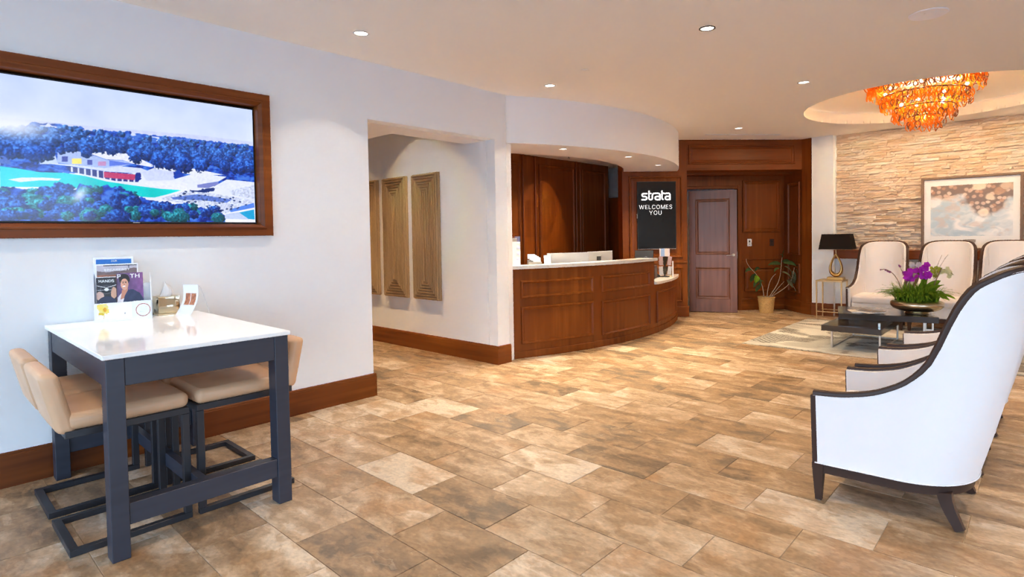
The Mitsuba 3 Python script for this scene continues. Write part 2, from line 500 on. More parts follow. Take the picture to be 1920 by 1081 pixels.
def arc_slab(c, r0, r1, a0, a1, z0, z1, n=40):
    """A curved block between two radii and two angles (degrees)."""
    a = np.radians(np.linspace(a0, a1, n))
    o = np.stack([c[0] + r1 * np.cos(a), c[1] + r1 * np.sin(a)], -1)
    i = np.stack([c[0] + r0 * np.cos(a), c[1] + r0 * np.sin(a)], -1)
    return extrude(Polygon(np.vstack([o, i[::-1]])), z0, z1)


def inside(poly, X, Y):
    """Which of the points lie in the polygon (even-odd rule)."""
    r = np.zeros(X.shape, bool)
    n = len(poly)
    for k in range(n):
        (x0, y0), (x1, y1) = poly[k], poly[(k + 1) % n]
        if y0 == y1:
            continue
        hit = ((y0 > Y) != (y1 > Y)) & (X < (x1 - x0) * (Y - y0) / (y1 - y0) + x0)
        r ^= hit
    return r


def lin(c):
    c = np.asarray(c, float) / 255.0
    return np.where(c < 0.04045, c / 12.92, ((c + 0.055) / 1.055) ** 2.4)


def printed_sheet(origin, sdir, tdir, paint, ns, nt):
    """A flat printed sheet; paint(S, T) gives sRGB 0-255 for S, T from 0 to 1."""
    o, sd, td = (np.array(v, float) for v in (origin, sdir, tdir))
    S, Tt = np.meshgrid(np.linspace(0, 1, ns), np.linspace(0, 1, nt), indexing='ij')
    P = o + S[..., None] * sd + Tt[..., None] * td
    return grid_mesh(P), lin(paint(S, Tt)).reshape(-1, 3)


def spot(key, at, to, power, cut=48, beam=22, col=(1.0, 0.80, 0.54)):
    scene[key] = {'type': 'spot', 'to_world': T().look_at(origin=list(at), target=list(to), up=[0.3, 1, 0.1]),
                  'intensity': rgb(*(power * c for c in col)), 'cutoff_angle': cut, 'beam_width': beam}

# ------------------------------------------------------------------ the setting
UD = np.array([0.6858, 0.7278, 0.0])        # along the diagonal wood wall, left to right
ND = np.array([0.7278, -0.6858, 0.0])       # its outward normal, into the lobby
D0 = np.array([-4.69, 9.09, 0.0])


def on_d(u, dep=0.0, z=0.0):
    return D0 + UD * u - ND * dep + np.array([0, 0, z])


def dbox(u0, u1, d0, d1, z0, z1):
    """A box along the diagonal: u along it, d behind its face."""
    P = [on_d(u0, d0)[:2], on_d(u1, d0)[:2], on_d(u1, d1)[:2], on_d(u0, d1)[:2]]
    return extrude(Polygon(P), z0, z1)


# floor: a grout bed under single tiles
CORR = sbox(-9.0, 2.9, XW + 0.01, 4.5)
room = Polygon([(XW, -2.2), (4.2, -2.2), (4.2, YB), (-3.03, YB), (-3.03, 10.58), tuple(on_d(2.15)[:2]), tuple(on_d(2.15, 0.6)[:2]), tuple(on_d(0.10, 0.6)[:2]), tuple(on_d(0.10, 0.0)[:2]),
                tuple(on_d(-1.03)[:2]), (-5.6, 7.4), (-5.6, 4.70), (XW, 4.70)])
walk = unary_union([room, CORR])
struct('floor', bx(-10.2, 4.4, -4.2, 12.0, -0.08, -0.004), 'grout', 'sandy grout bed under the slate tile floor of the lobby', 'floor')


def pix(P):
    d = np.atleast_2d(P) - EYE
    w = d @ FWD
    return np.stack([PX + FOC * (d @ RIGHT) / w, PY - FOC * (d @ UP) / w, w], -1)


tiles = []
for row in range(-12, 32):
    y0 = TY0 + row * TP
    for col in range(-16, 14):
        x0 = TX0 + (col - 0.5 * (row % 2)) * TL
        g = sbox(x0 + 0.0015, y0 + 0.0015, x0 + TL - 0.0015, y0 + TP - 0.0015)
        cut = g.intersection(walk)
        if cut.area < 0.004:
            continue
        Q = pix(np.array([[x, y, 0.0] for x, y in list(g.exterior.coords)[:4]]))
        if (Q[:, 2] < 0.15).any():
            seen = 0.0
        else:
            vis = Polygon(Q[:, :2]).buffer(0).intersection(sbox(0, 0, 1920, 1081))
            seen = vis.area
        tiles.append((seen, row, col, x0, y0, cut, cut.area > 0.98 * g.area))
tiles.sort(key=lambda t: -t[0])
rest = []
_full = {}
for k, (seen, row, col, x0, y0, cut, whole) in enumerate(tiles):
    lift = 0.0006 * (((row * 7 + col * 13) % 5) - 2)
    if k < 300 and seen > 0:
        if whole:
            m = bx(x0 + 0.0015, x0 + TL - 0.0015, y0 + 0.0015, y0 + TP - 0.0015, -0.004, lift * 0.5, 0.0012)
        else:
            m = extrude(cut, -0.004, lift * 0.5)
        part('floor', 'tile', m, 'slate_tile')
    else:
        rest.append(extrude(cut, -0.004, lift * 0.5))
part('floor', 'farther_tiles', cat(rest), 'slate_tile', kind='stuff', label='slate floor tiles at the edges of the lobby')

# ceiling with the round tray over the seating
TRAY, TRAY_R, TRAY_H = (-1.16, 8.78), 1.40, 0.17
tray_disc = Point(*TRAY).buffer(TRAY_R, 64)
struct('ceiling', extrude(sbox(XW - 0.12, -3.4, 4.3, 10.9).union(Polygon([tuple(on_d(-1.5)[:2]), tuple(on_d(2.4)[:2]), tuple(on_d(2.4, 0.9)[:2]), tuple(on_d(-1.5, 0.9)[:2])])).difference(tray_disc), ZC, ZC + 0.04),
       'ceiling_paint', 'cream painted flat ceiling of the lobby', 'ceiling')
a = np.linspace(0, 2 * np.pi, 97)
tray_prof = [(TRAY_R, ZC), (TRAY_R, ZC + TRAY_H - 0.03), (TRAY_R - 0.012, ZC + TRAY_H - 0.008), (TRAY_R - 0.04, ZC + TRAY_H)] + [(r_, ZC + TRAY_H + 0.20 * (1 - (r_ / TRAY_R) ** 2)) for r_ in np.linspace(TRAY_R - 0.08, 0.0, 14)]
part('ceiling', 'tray', moved(lathe(tray_prof, 96), mtx((*TRAY, 0))), 'ceiling_paint', smooth=50, label='round recessed tray with a shallow dome above the chandelier')
part('ceiling', 'tray_back', extrude(Point(*TRAY).buffer(TRAY_R + 0.1, 32), ZC + TRAY_H + 0.21, ZC + TRAY_H + 0.25), 'ceiling_paint')
# left wall with the corridor opening and the television niche: drawn in (y, z), thickness towards -x
FR_Y0, FR_Y1, FR_Z0, FR_Z1 = 0.232, 2.008, 1.474, 2.572


def yz_wall(poly, x0, x1):
    m = extrude(poly, 0.0, 1.0)
    v = m.vertices.copy()
    m.vertices = np.stack([x0 + v[:, 2] * (x1 - x0), v[:, 0], v[:, 1]], -1)
    m.invert()
    return m


wl = sbox(-3.4, 0.0, 4.69, ZC).difference(sbox(2.90, -0.01, 4.504, 2.517)).difference(sbox(FR_Y0 + 0.05, FR_Z0 + 0.05, FR_Y1 - 0.05, FR_Z1 - 0.05))
struct('wall_left', yz_wall(wl, XW - 0.14, XW), 'wall_paint', 'white painted wall on the left with the television niche and corridor opening', 'wall')
part('wall_left', 'niche', cat(bx(XW - 0.16, XW - 0.145, FR_Y0, FR_Y1, FR_Z0, FR_Z1)), 'dark_plastic')
struct('wall_corridor', bx(-10.0, XW - 0.1401, 4.504, 4.689, 0, 2.98), 'wall_paint', 'cream corridor wall with carved wooden panels', 'wall')
struct('ceiling_corridor', bx(-10.0, XW - 0.141, 2.6, 4.503, 2.93, 2.98), 'corridor_paint', 'ceiling of the side corridor', 'ceiling')
part('ceiling_corridor', 'soffit', cat(bx(-5.05, XW - 0.141, 2.6, 4.503, 2.518, 2.929), bx(-10.0, -5.051, 2.6, 3.484, 2.518, 2.929)), 'corridor_paint')
struct('wall_corridor_end', bx(-10.1, -10.0, 2.6, 4.6, 0, 2.98), 'corridor_paint', 'far end wall of the side corridor', 'wall')
struct('wall_corridor_side', bx(-10.0, XW - 0.141, 2.6, 2.75, 0, 2.517), 'corridor_paint', 'near side wall of the side corridor', 'wall')


def skirting(name, a, b, out, label, mat_='cherry_level', h=0.206, t=0.02):
    """A moulded skirting board from a to b, standing proud of the wall along out."""
    prof = [(0, 0), (t, 0), (t, h - 0.022), (t - 0.004, h - 0.016), (t - 0.004, h - 0.008), (t - 0.010, h), (0, h)]
    a, b, o = (np.array([*v, 0.0]) for v in (a, b, out))
    R1 = np.array([a + o * d + [0, 0, z] for d, z in prof])
    R2 = np.array([b + o * d + [0, 0, z] for d, z in prof])
    n = len(prof)
    F_ = []
    for k in range(n):
        l = (k + 1) % n
        F_ += [[k, l, n + l], [k, n + l, n + k]]
    F_ += [[0, k + 1, k] for k in range(1, n - 1)] + [[n, n + k, n + k + 1] for k in range(1, n - 1)]
    m = trimesh.Trimesh(np.vstack([R1, R2]), np.array(F_), process=False)
    return struct(name, m, mat_, label, 'baseboard')


skirting('baseboard_left', (XW, -3.4), (XW, 2.92), (1, 0), 'cherry wood baseboard below the television wall')
skirting('baseboard_corridor', (-10.0, 4.504), (XW + 0.02, 4.504), (0, -1), 'cherry wood baseboard along the corridor wall')
skirting('baseboard_corner', (XW, 4.484), (XW, 4.70), (1, 0), 'short cherry wood baseboard on the wall end beside the reception desk')
skirting('baseboard_opening', (XW - 0.15, 2.90), (XW + 0.02, 2.90), (0, 1), 'cherry wood baseboard returning into the corridor')

# reception niche: curved bulkhead, its soffit, lower ceiling, panelled back wall
BC, BR, BZ = (-8.0, 6.75), 3.98, 2.50
a = np.radians(np.linspace(-31.15, 35.6, 70))
outer = [(BC[0] + BR * math.cos(t), BC[1] + BR * math.sin(t)) for t in a]
lobe = Polygon(outer + [(-6.9, 9.07), (-6.9, 4.69)])
lobe = lobe.difference(Polygon([tuple(on_d(-6, -0.0)[:2]), tuple(on_d(4, -0.0)[:2]), tuple(on_d(4, 4)[:2]), tuple(on_d(-6, 4)[:2])]))
well = Point(-7.58, 6.66).buffer(2.78, 64)
struct('ceiling_bulkhead', extrude(lobe.difference(well), BZ, ZC), 'white_trim', 'white curved bulkhead hanging over the reception desk', 'ceiling bulkhead', smooth=25)
struct('ceiling_reception', bx(-7.0, -4.9, 4.7, 9.9, 2.79, 2.82), 'corridor_paint', 'lower ceiling behind the bulkhead over the reception', 'ceiling')
struct('trim_1', bx(-4.73, -4.604, 4.691, 4.80, 0, BZ - 0.001, 0.006), 'white_trim', 'narrow white wall return where the reception desk meets the wall', 'wall trim')
XR = -6.5
struct('wall_reception', bx(XR - 0.1, XR, 4.69, 9.55, 0, 2.789), 'cherry_upright', 'dark cherry panelled wall behind the reception desk', 'wall')
rm = plane_map((XR, 0, 0), (0, 1, 0), (1, 0, 0))
for y0, y1 in ((5.0, 5.9), (6.06, 6.96), (7.44, 8.42), (8.66, 9.42)):
    part('wall_reception', 'panel', raised(rm, y0, y1, 0.9, 2.66, PANEL), 'cherry_upright')
for y0 in (7.02, 7.33, 8.47, 8.585):
    part('wall_reception', 'stile', bx(XR, XR + 0.03, y0, y0 + 0.05, 0, 2.789, 0.01), 'cherry_upright')
struct('wall_reception_side', cat(bx(-8.5, XR - 0.101, 10.05, 10.15, 0, 2.79)), 'corridor_paint', 'pale wall seen past the end of the reception panelling', 'wall')
struct('wall_reception_return', cat(bx(XR - 0.101, -5.75, 10.05, 10.15, 0, 2.79)), 'corridor_paint', 'pale wall at the back of the reception', 'wall')
own('reception_cabinet', bx(-6.95, -5.9, 9.78, 10.049, 0, 2.18, 0.01), 'cherry_upright', 'dark wooden cabinet at the back of the reception beside the welcome screen wall', 'cabinet')

# the diagonal wood wall: pier with the welcome screen, beam, recess with the door
dm = plane_map(D0, UD, ND)
struct('wall_diagonal', cat(dbox(-1.03, 0.10, 0.0, 0.30, 0, ZC)), 'cherry_upright', 'cherry panelled pier that carries the welcome screen', 'wall')
part('wall_diagonal', 'panel', raised(dm, -0.915, 0.015, 1.02, 2.42, [(0, 0), (0, .016), (.008, .028), (.022, .028), (.032, .016), (.038, .004), (.05, .003), (.08, 0.010)]), 'cherry_upright')
part('wall_diagonal', 'lower_panel', raised(dm, -0.915, 0.015, 0.26, 0.86, PANEL), 'cherry_upright')
part('wall_diagonal', 'rail', raised(dm, -1.03, 0.10, 0.928, 0.948, [(0, 0), (0, .012), (.006, .016)]), 'cherry_level')
part('wall_diagonal', 'plinth', raised(dm, -1.03, 0.115, 0.0, 0.18, [(0, 0), (0, .016), (.006, .022)]), 'cherry_level')
struct('wall_beam', dbox(0.101, 2.16, 0.0, 0.35, 2.515, ZC), 'cherry_level', 'cherry panelled beam above the door recess', 'wall')
part('wall_beam', 'panel', raised(dm, 0.03 + 0.101, 2.03, 2.615, 2.945, PANEL), 'cherry_level')
struct('ceiling_recess', dbox(0.101, 2.16, 0.351, 0.75, 2.47, 2.52), 'cherry_level', 'dark wooden soffit over the door recess', 'ceiling')
struct('wall_recess', cat(dbox(1.262, 2.16, 0.60, 0.72, 0, 2.469), dbox(0.0, 1.262, 0.60, 0.72, 2.262, 2.469)), 'cherry_upright', 'cherry panelled wall at the back of the door recess', 'wall')
bm_ = plane_map(on_d(0, 0.60), UD, ND)
part('wall_recess', 'panel', raised(bm_, 1.36, 2.075, 1.435, 2.388, PANEL), 'cherry_upright')
part('wall_recess', 'lower_panel', raised(bm_, 1.385, 2.15, 0.345, 0.79, PANEL), 'cherry_upright')
part('wall_recess', 'rail', raised(bm_, 1.262, 2.16, 0.925, 0.945, [(0, 0), (0, .010), (.005, .014)]), 'cherry_level')
part('wall_recess', 'plinth', raised(bm_, 1.262, 2.16, 0.0, 0.215, [(0, 0), (0, .014), (.01, .02)]), 'cherry_level')
part('wall_recess', 'casing', raised(bm_, 1.262, 1.335, 0.0, 2.30, [(0, 0), (0, .016), (.006, .022)]), 'cherry_upright')
part('wall_recess', 'head_casing', raised(bm_, 0.30, 1.262, 2.235, 2.29, [(0, 0), (0, .016), (.006, .022)]), 'cherry_level')
struct('wall_recess_left', dbox(0.0, 0.10, 0.301, 0.60, 0, 2.469), 'cherry_upright', 'left jamb of the door recess', 'wall')
struct('wall_recess_right', dbox(2.16, 2.26, 0.0, 0.72, 0, ZC), 'cherry_upright', 'right panelled jamb of the door recess', 'wall')
jm = plane_map(on_d(2.16, 0.0), -ND, -UD)
part('wall_recess_right', 'panel', raised(jm, 0.06, 0.45, 1.02, 2.31, PANEL), 'cherry_upright')
part('wall_recess_right', 'lower_panel', raised(jm, 0.06, 0.45, 0.345, 0.87, PANEL), 'cherry_upright')
part('wall_recess_right', 'plinth', raised(jm, 0.0, 0.57, 0.0, 0.215, [(0, 0), (0, .014), (.01, .02)]), 'cherry_level')
# floor and back of the room beyond the ajar door
struct('wall_beyond', dbox(0.0, 1.5, 1.5, 1.6, 0, 2.5), 'corridor_paint', 'dim wall beyond the door that stands ajar', 'wall')
struct('wall_outer', cat(bx(-10.3, -2.6, 12.0, 12.1, -0.1, 3.3), bx(-10.3, -10.2, 2.5, 12.0, -0.1, 3.3), bx(-10.3, XW - 0.15, 2.5, 12.1, 3.2, 3.3), bx(-4.8, -2.6, 10.95, 12.1, 3.2, 3.3), bx(-2.9, -2.6, 10.91, 12.0, -0.1, 3.2)), 'corridor_paint', 'outer walls of the rooms behind the reception', 'wall')
# pilaster and white pier at the corner with the stone wall
PA, PB = on_d(2.155)[:2], np.array([-3.03, 10.585])
struct('trim_2', extrude(Polygon([PA, PB, PB + [0.0, 0.12], PA + [0.0, 0.2]]), 0, ZC), 'cherry_upright', 'narrow cherry pilaster between the door recess and the white pier', 'pilaster')
struct('wall_pier', bx(-3.029, -2.69, 10.57, 10.90, 0, ZC, 0.003), 'wall_paint', 'narrow white pier beside the stone wall', 'wall')
skirting('baseboard_pier', tuple(PA + [0.0, -0.004]), (-3.03, 10.572), (-0.52, -0.85), 'cherry wood baseboard at the foot of the pilaster', h=0.21)
skirting('baseboard_pier_front', (-3.035, 10.57), (-2.69, 10.57), (0, -1), 'cherry wood baseboard at the foot of the white pier', h=0.21)

# the back wall: split stone above a rail, white below
struct('wall_back', bx(-2.70, 4.3, YB + 0.03, YB + 0.2, 0, ZC), 'wall_paint', 'back wall of the seating area, pale split stone above and white below', 'wall')
skirting('baseboard_back', (-2.69, YB + 0.03), (4.2, YB + 0.03), (0, -1), 'cherry wood baseboard of the back wall', h=0.21)
struct('trim_3', bx(-2.745, 4.2, YB - 0.075, YB + 0.03, 0.975, 1.117, 0.006), 'cherry_level', 'cherry wood rail running under the split stone', 'wall rail')
stones = []
zz = 1.118
row = 0
while zz < ZC - 0.01:
    hgt = min(0.032 + 0.016 * rng.random(), ZC - zz)
    x = -2.668 - (0.1 * rng.random())
    while x < 2.4:
        L = 0.09 + 0.24 * rng.random() ** 1.4
        x0, x1 = max(x, -2.668), x + L
        x = x1
        if x1 - x0 < 0.02:
            continue
        d = 0.004 + 0.030 * rng.random() ** 1.3
        nx = 5
        gx = np.linspace(x0 + 0.001, x1 - 0.001, nx)
        gz = [zz + 0.0008, zz + hgt * 0.5, zz + hgt - 0.0008]
        j = rng.random((nx, 3))
        P = np.zeros((nx, 3, 3))
        for i in range(nx):
            for k in range(3):
                edge = 0.006 * (i in (0, nx - 1)) + 0.005 * (k != 1)
                P[i, k] = (gx[i], YB + 0.02 - d - 0.015 * j[i, k] + edge, gz[k])
        front = grid_mesh(P)
        rim = [(0, 0), (1, 0), (2, 0), (3, 0), (4, 0), (4, 1), (4, 2), (3, 2), (2, 2), (1, 2), (0, 2), (0, 1)]
        A_ = np.array([P[i, k] for i, k in rim])
        B_ = A_.copy()
        B_[:, 1] = YB + 0.03
        sides = grid_mesh(np.stack([np.vstack([A_, A_[:1]]), np.vstack([B_, B_[:1]])], 1))
        m = cat(front, sides)
        vis = x0 < -0.12 and not (x0 > -1.45 and x1 < -0.3 and zz < 2.17)
        stones.append((vis * (x1 - x0) * hgt, m))
    zz += hgt
    row += 1
order = sorted(range(len(stones)), key=lambda i: -stones[i][0])
for k in order[:300]:
    part('wall_back', 'stone', stones[k][1], STONES[int(rng.integers(4))])
part('wall_back', 'farther_stones', cat([stones[k][1] for k in order[300:]]), STONES[0], kind='stuff', label='split stones farther along the back wall')

# the side and front of the lobby, outside the picture: glazed bays between piers
struct('wall_right', cat(bx(4.2, 4.3, 2.6, YB, 0, ZC), bx(4.2, 4.3, -3.4, 2.6, 2.96, ZC), bx(4.2, 4.3, -0.4, -0.3, 0, 2.96)), 'wall_paint', 'white side wall of the lobby, outside the picture', 'wall')
struct('wall_front', cat(bx(XW, 4.2, -3.4, -3.3, 2.96, ZC), bx(-1.7, -1.6, -3.4, -3.3, 0, 2.96), bx(1.2, 1.3, -3.4, -3.3, 0, 2.96)), 'wall_paint', 'glazed front of the lobby behind the camera', 'wall')

# ------------------------------------------------------------------ television in its wooden frame
def moulding(fn, s0, s1, z0, z1, profile):
    """A picture-frame moulding: rings of (inset, height) round a rectangle, open in the middle."""
    V, Fc, rings = [], [], []
    for i, d in profile:
        ring = [fn(s0 + i, z0 + i, d), fn(s1 - i, z0 + i, d), fn(s1 - i, z1 - i, d), fn(s0 + i, z1 - i, d)]
        rings.append(np.arange(4) + len(V))
        V += ring
    for a, b in zip(rings[:-1], rings[1:]):
        for k in range(4):
            l = (k + 1) % 4
            Fc += [[a[k], a[l], b[l]], [a[k], b[l], b[k]]]
    return trimesh.Trimesh(np.array(V), np.array(Fc), process=False)


def frame_bars(fn, s0, s1, z0, z1, profile):
    """The four mitred bars of a frame, each a mesh of its own."""
    m = moulding(fn, s0, s1, z0, z1, profile)
    n = len(profile) - 1
    out = []
    for k in range(4):
        f = np.concatenate([[r * 8 + k * 2, r * 8 + k * 2 + 1] for r in range(n)])
        t = trimesh.Trimesh(m.vertices, m.faces[f], process=False)
        t.remove_unreferenced_vertices()
        out.append(t)
    return out


def lettering(text, h, at, sdir, tdir, bsdf, parent, name='lettering', bold=False, depth=0.0015, center=True, label=None, width=None):
    m = meshkit.text_mesh(text, h, depth, bold)
    s, t = np.array(sdir, float), np.array(tdir, float)
    s, t = s / np.linalg.norm(s), t / np.linalg.norm(t)
    v = m.vertices.copy()
    if center:
        v[:, 0] -= (v[:, 0].min() + v[:, 0].max()) / 2
    if width:
        v[:, 0] *= width / (v[:, 0].max() - v[:, 0].min())
    m.vertices = np.array(at) + v[:, :1] * s + v[:, 1:2] * t + v[:, 2:] * np.cross(s, t)
    return part(parent, name, m, bsdf, label=label)


wm = plane_map((XW, 0, 0), (0, 1, 0), (1, 0, 0))
tf = thing('television_surround', 'cherry wood moulding framing the wall television', 'television surround')
FPROF = [(0, 0), (0, .028), (.005, .034), (.052, .034), (.056, .040), (.068, .040), (.074, .032), (.086, .018), (.090, .010), (.090, -.13)]
for m in frame_bars(wm, FR_Y0, FR_Y1, FR_Z0, FR_Z1, FPROF):
    part(tf, 'rail', m, 'cherry_level')
tv = thing('television', 'large flat television showing a clubhouse on a lawn among blue trees', 'television')
TV_Y0, TV_Y1, TV_Z0, TV_Z1 = 0.343, 1.906, 1.580, 2.458
part(tv, 'bezel', cat(bx(-4.675, -4.632, TV_Y0 - 0.010, TV_Y1 + 0.010, TV_Z0 - 0.012, TV_Z1 + 0.010, 0.003)), 'dark_plastic')
part(tv, 'maker_badge', bx(-4.633, -4.631, 1.09, 1.13, TV_Z0 - 0.009, TV_Z0 - 0.004), 'silver_plastic')
TV=[
    ((150, 165, 235),[(0.069,0.71),(0.171,0.714),(0.298,0.714),(0.483,0.721),(0.771,0.735),(1.018,0.726),(1.029,0.567),(0.064,0.419)]),
    ((20, 65, 190),[(0.067,0.615),(0.126,0.651),(0.163,0.701),(0.199,0.7),(0.237,0.704),(0.28,0.7),(0.297,0.684),(0.315,0.703),(0.337,0.683),(0.406,0.689),(0.478,0.704),(0.553,0.694),(0.659,0.7),(0.771,0.695),(0.89,0.696),(1.021,0.697),(1.02,0.446),(0.062,0.328)]),
    ((30, 75, 200),[(0.066,0.529),(1.021,0.697),(1.021,0.29),(0.765,0.325),(0.498,0.402),(0.063,0.392)]),
    ((10, 200, 215),[(0.063,0.378),(0.109,0.371),(0.181,0.352),(0.257,0.357),(0.327,0.341),(0.399,0.309),(0.496,0.288),(0.598,0.271),(0.684,0.267),(0.629,0.23),(0.576,0.2),(0.524,0.201),(0.437,0.262),(0.325,0.247),(0.255,0.25),(0.179,0.248),(0.061,0.237)]),
    ((215, 225, 245),[(0.084,0.29),(0.124,0.308),(0.193,0.316),(0.247,0.314),(0.238,0.297),(0.18,0.294),(0.119,0.275)]),
    ((210, 220, 245),[(0.065,0.497),(0.119,0.502),(0.129,0.485),(0.099,0.457),(0.065,0.456)]),
    ((70, 100, 190),[(0.065,0.456),(0.099,0.457),(0.094,0.396),(0.063,0.397)]),
    ((15, 70, 150),[(0.09,0.396),(0.103,0.448),(0.127,0.475),(0.163,0.477),(0.18,0.428),(0.169,0.393),(0.133,0.384)]),
    ((190, 205, 240),[(0.175,0.483),(0.229,0.491),(0.24,0.417),(0.182,0.409)]),
    ((225, 228, 250),[(0.216,0.49),(0.321,0.539),(0.423,0.553),(0.5,0.522),(0.585,0.451),(0.564,0.441),(0.499,0.457),(0.46,0.48),(0.402,0.476),(0.312,0.531)]),
    ((165, 185, 240),[(0.238,0.499),(0.312,0.528),(0.402,0.473),(0.46,0.478),(0.499,0.457),(0.449,0.427),(0.392,0.409),(0.236,0.427)]),
    ((60, 70, 160),[(0.252,0.475),(0.271,0.478),(0.27,0.439),(0.251,0.436)]),
    ((255, 225, 110),[(0.284,0.465),(0.316,0.47),(0.316,0.43),(0.284,0.426)]),
    ((70, 80, 170),[(0.335,0.463),(0.352,0.465),(0.352,0.428),(0.335,0.426)]),
    ((190, 140, 190),[(0.372,0.456),(0.4,0.461),(0.399,0.428),(0.371,0.424)]),
    ((90, 120, 225),[(0.412,0.472),(0.499,0.455),(0.435,0.435),(0.411,0.427)]),
    ((205, 215, 250),[(0.219,0.422),(0.275,0.422),(0.392,0.409),(0.449,0.432),(0.528,0.427),(0.559,0.405),(0.528,0.383),(0.401,0.385),(0.275,0.408),(0.219,0.414)]),
    ((50, 55, 130),[(0.275,0.405),(0.401,0.384),(0.512,0.375),(0.511,0.315),(0.428,0.317),(0.354,0.344),(0.274,0.369)]),
    ((190, 60, 110),[(0.391,0.382),(0.505,0.374),(0.501,0.33),(0.391,0.338)]),
    ((20, 40, 140),[(0.505,0.377),(0.522,0.385),(0.527,0.343),(0.516,0.316),(0.504,0.32)]),
    ((200, 210, 245),[(0.528,0.391),(0.575,0.434),(0.654,0.417),(0.658,0.347),(0.547,0.33)]),
    ((225, 230, 250),[(0.58,0.45),(0.671,0.468),(0.801,0.436),(0.873,0.416),(0.754,0.396),(0.654,0.417),(0.574,0.428)]),
    ((20, 60, 170),[(0.653,0.368),(0.665,0.424),(0.679,0.448),(0.695,0.406),(0.693,0.373),(0.669,0.361)]),
    ((222, 228, 250),[(0.642,0.345),(0.732,0.405),(0.801,0.41),(0.885,0.4),(0.848,0.356),(0.753,0.318)]),
    ((120, 130, 200),[(0.753,0.318),(0.848,0.353),(0.847,0.333),(0.799,0.294),(0.753,0.295)]),
    ((228, 232, 250),[(0.526,0.317),(0.599,0.33),(0.708,0.325),(0.718,0.265),(0.625,0.278),(0.562,0.283)]),
    ((222, 228, 250),[(0.811,0.295),(0.885,0.377),(1.019,0.367),(1.021,0.29),(0.896,0.285)]),
    ((205, 215, 245),[(0.896,0.279),(1.022,0.35),(1.021,0.212),(0.907,0.245)]),
    ((25, 50, 120),[(0.718,0.27),(0.829,0.297),(0.828,0.265),(0.723,0.243)]),
    ((205, 215, 245),[(0.591,0.19),(0.707,0.264),(0.822,0.25),(1.009,0.205),(1.002,0.169),(0.874,0.081),(0.779,0.123),(0.672,0.162)]),
    ((90, 120, 205),[(0.639,0.204),(0.752,0.239),(0.907,0.204),(0.881,0.174),(0.762,0.19),(0.65,0.188)]),
    ((80, 130, 230),[(0.893,0.116),(1.012,0.181),(1.014,0.139),(0.899,0.093)]),
    ((25, 70, 180),[(0.061,0.237),(0.138,0.226),(0.229,0.253),(0.289,0.229),(0.308,0.28),(0.352,0.244),(0.399,0.284),(0.446,0.252),(0.475,0.224),(0.544,0.187),(0.596,0.158),(0.705,0.153),(0.82,0.102),(0.873,0.058),(0.872,-0.012),(0.056,-0.018)]),
    ((20, 110, 150),[(0.611,0.127),(0.693,0.152),(0.772,0.1),(0.819,0.068),(0.703,0.048),(0.621,0.095)]),
    ((20, 160, 215),[(0.933,0.089),(1.011,0.121),(1.014,0.031),(0.98,0.036)]),
    ((190, 205, 240),[(0.874,0.075),(0.936,0.095),(0.987,0.031),(0.873,0.034)]),
    ((205, 220, 250),[(0.244,0.124),(0.262,0.188),(0.28,0.219),(0.297,0.205),(0.292,0.161),(0.27,0.13)]),
]


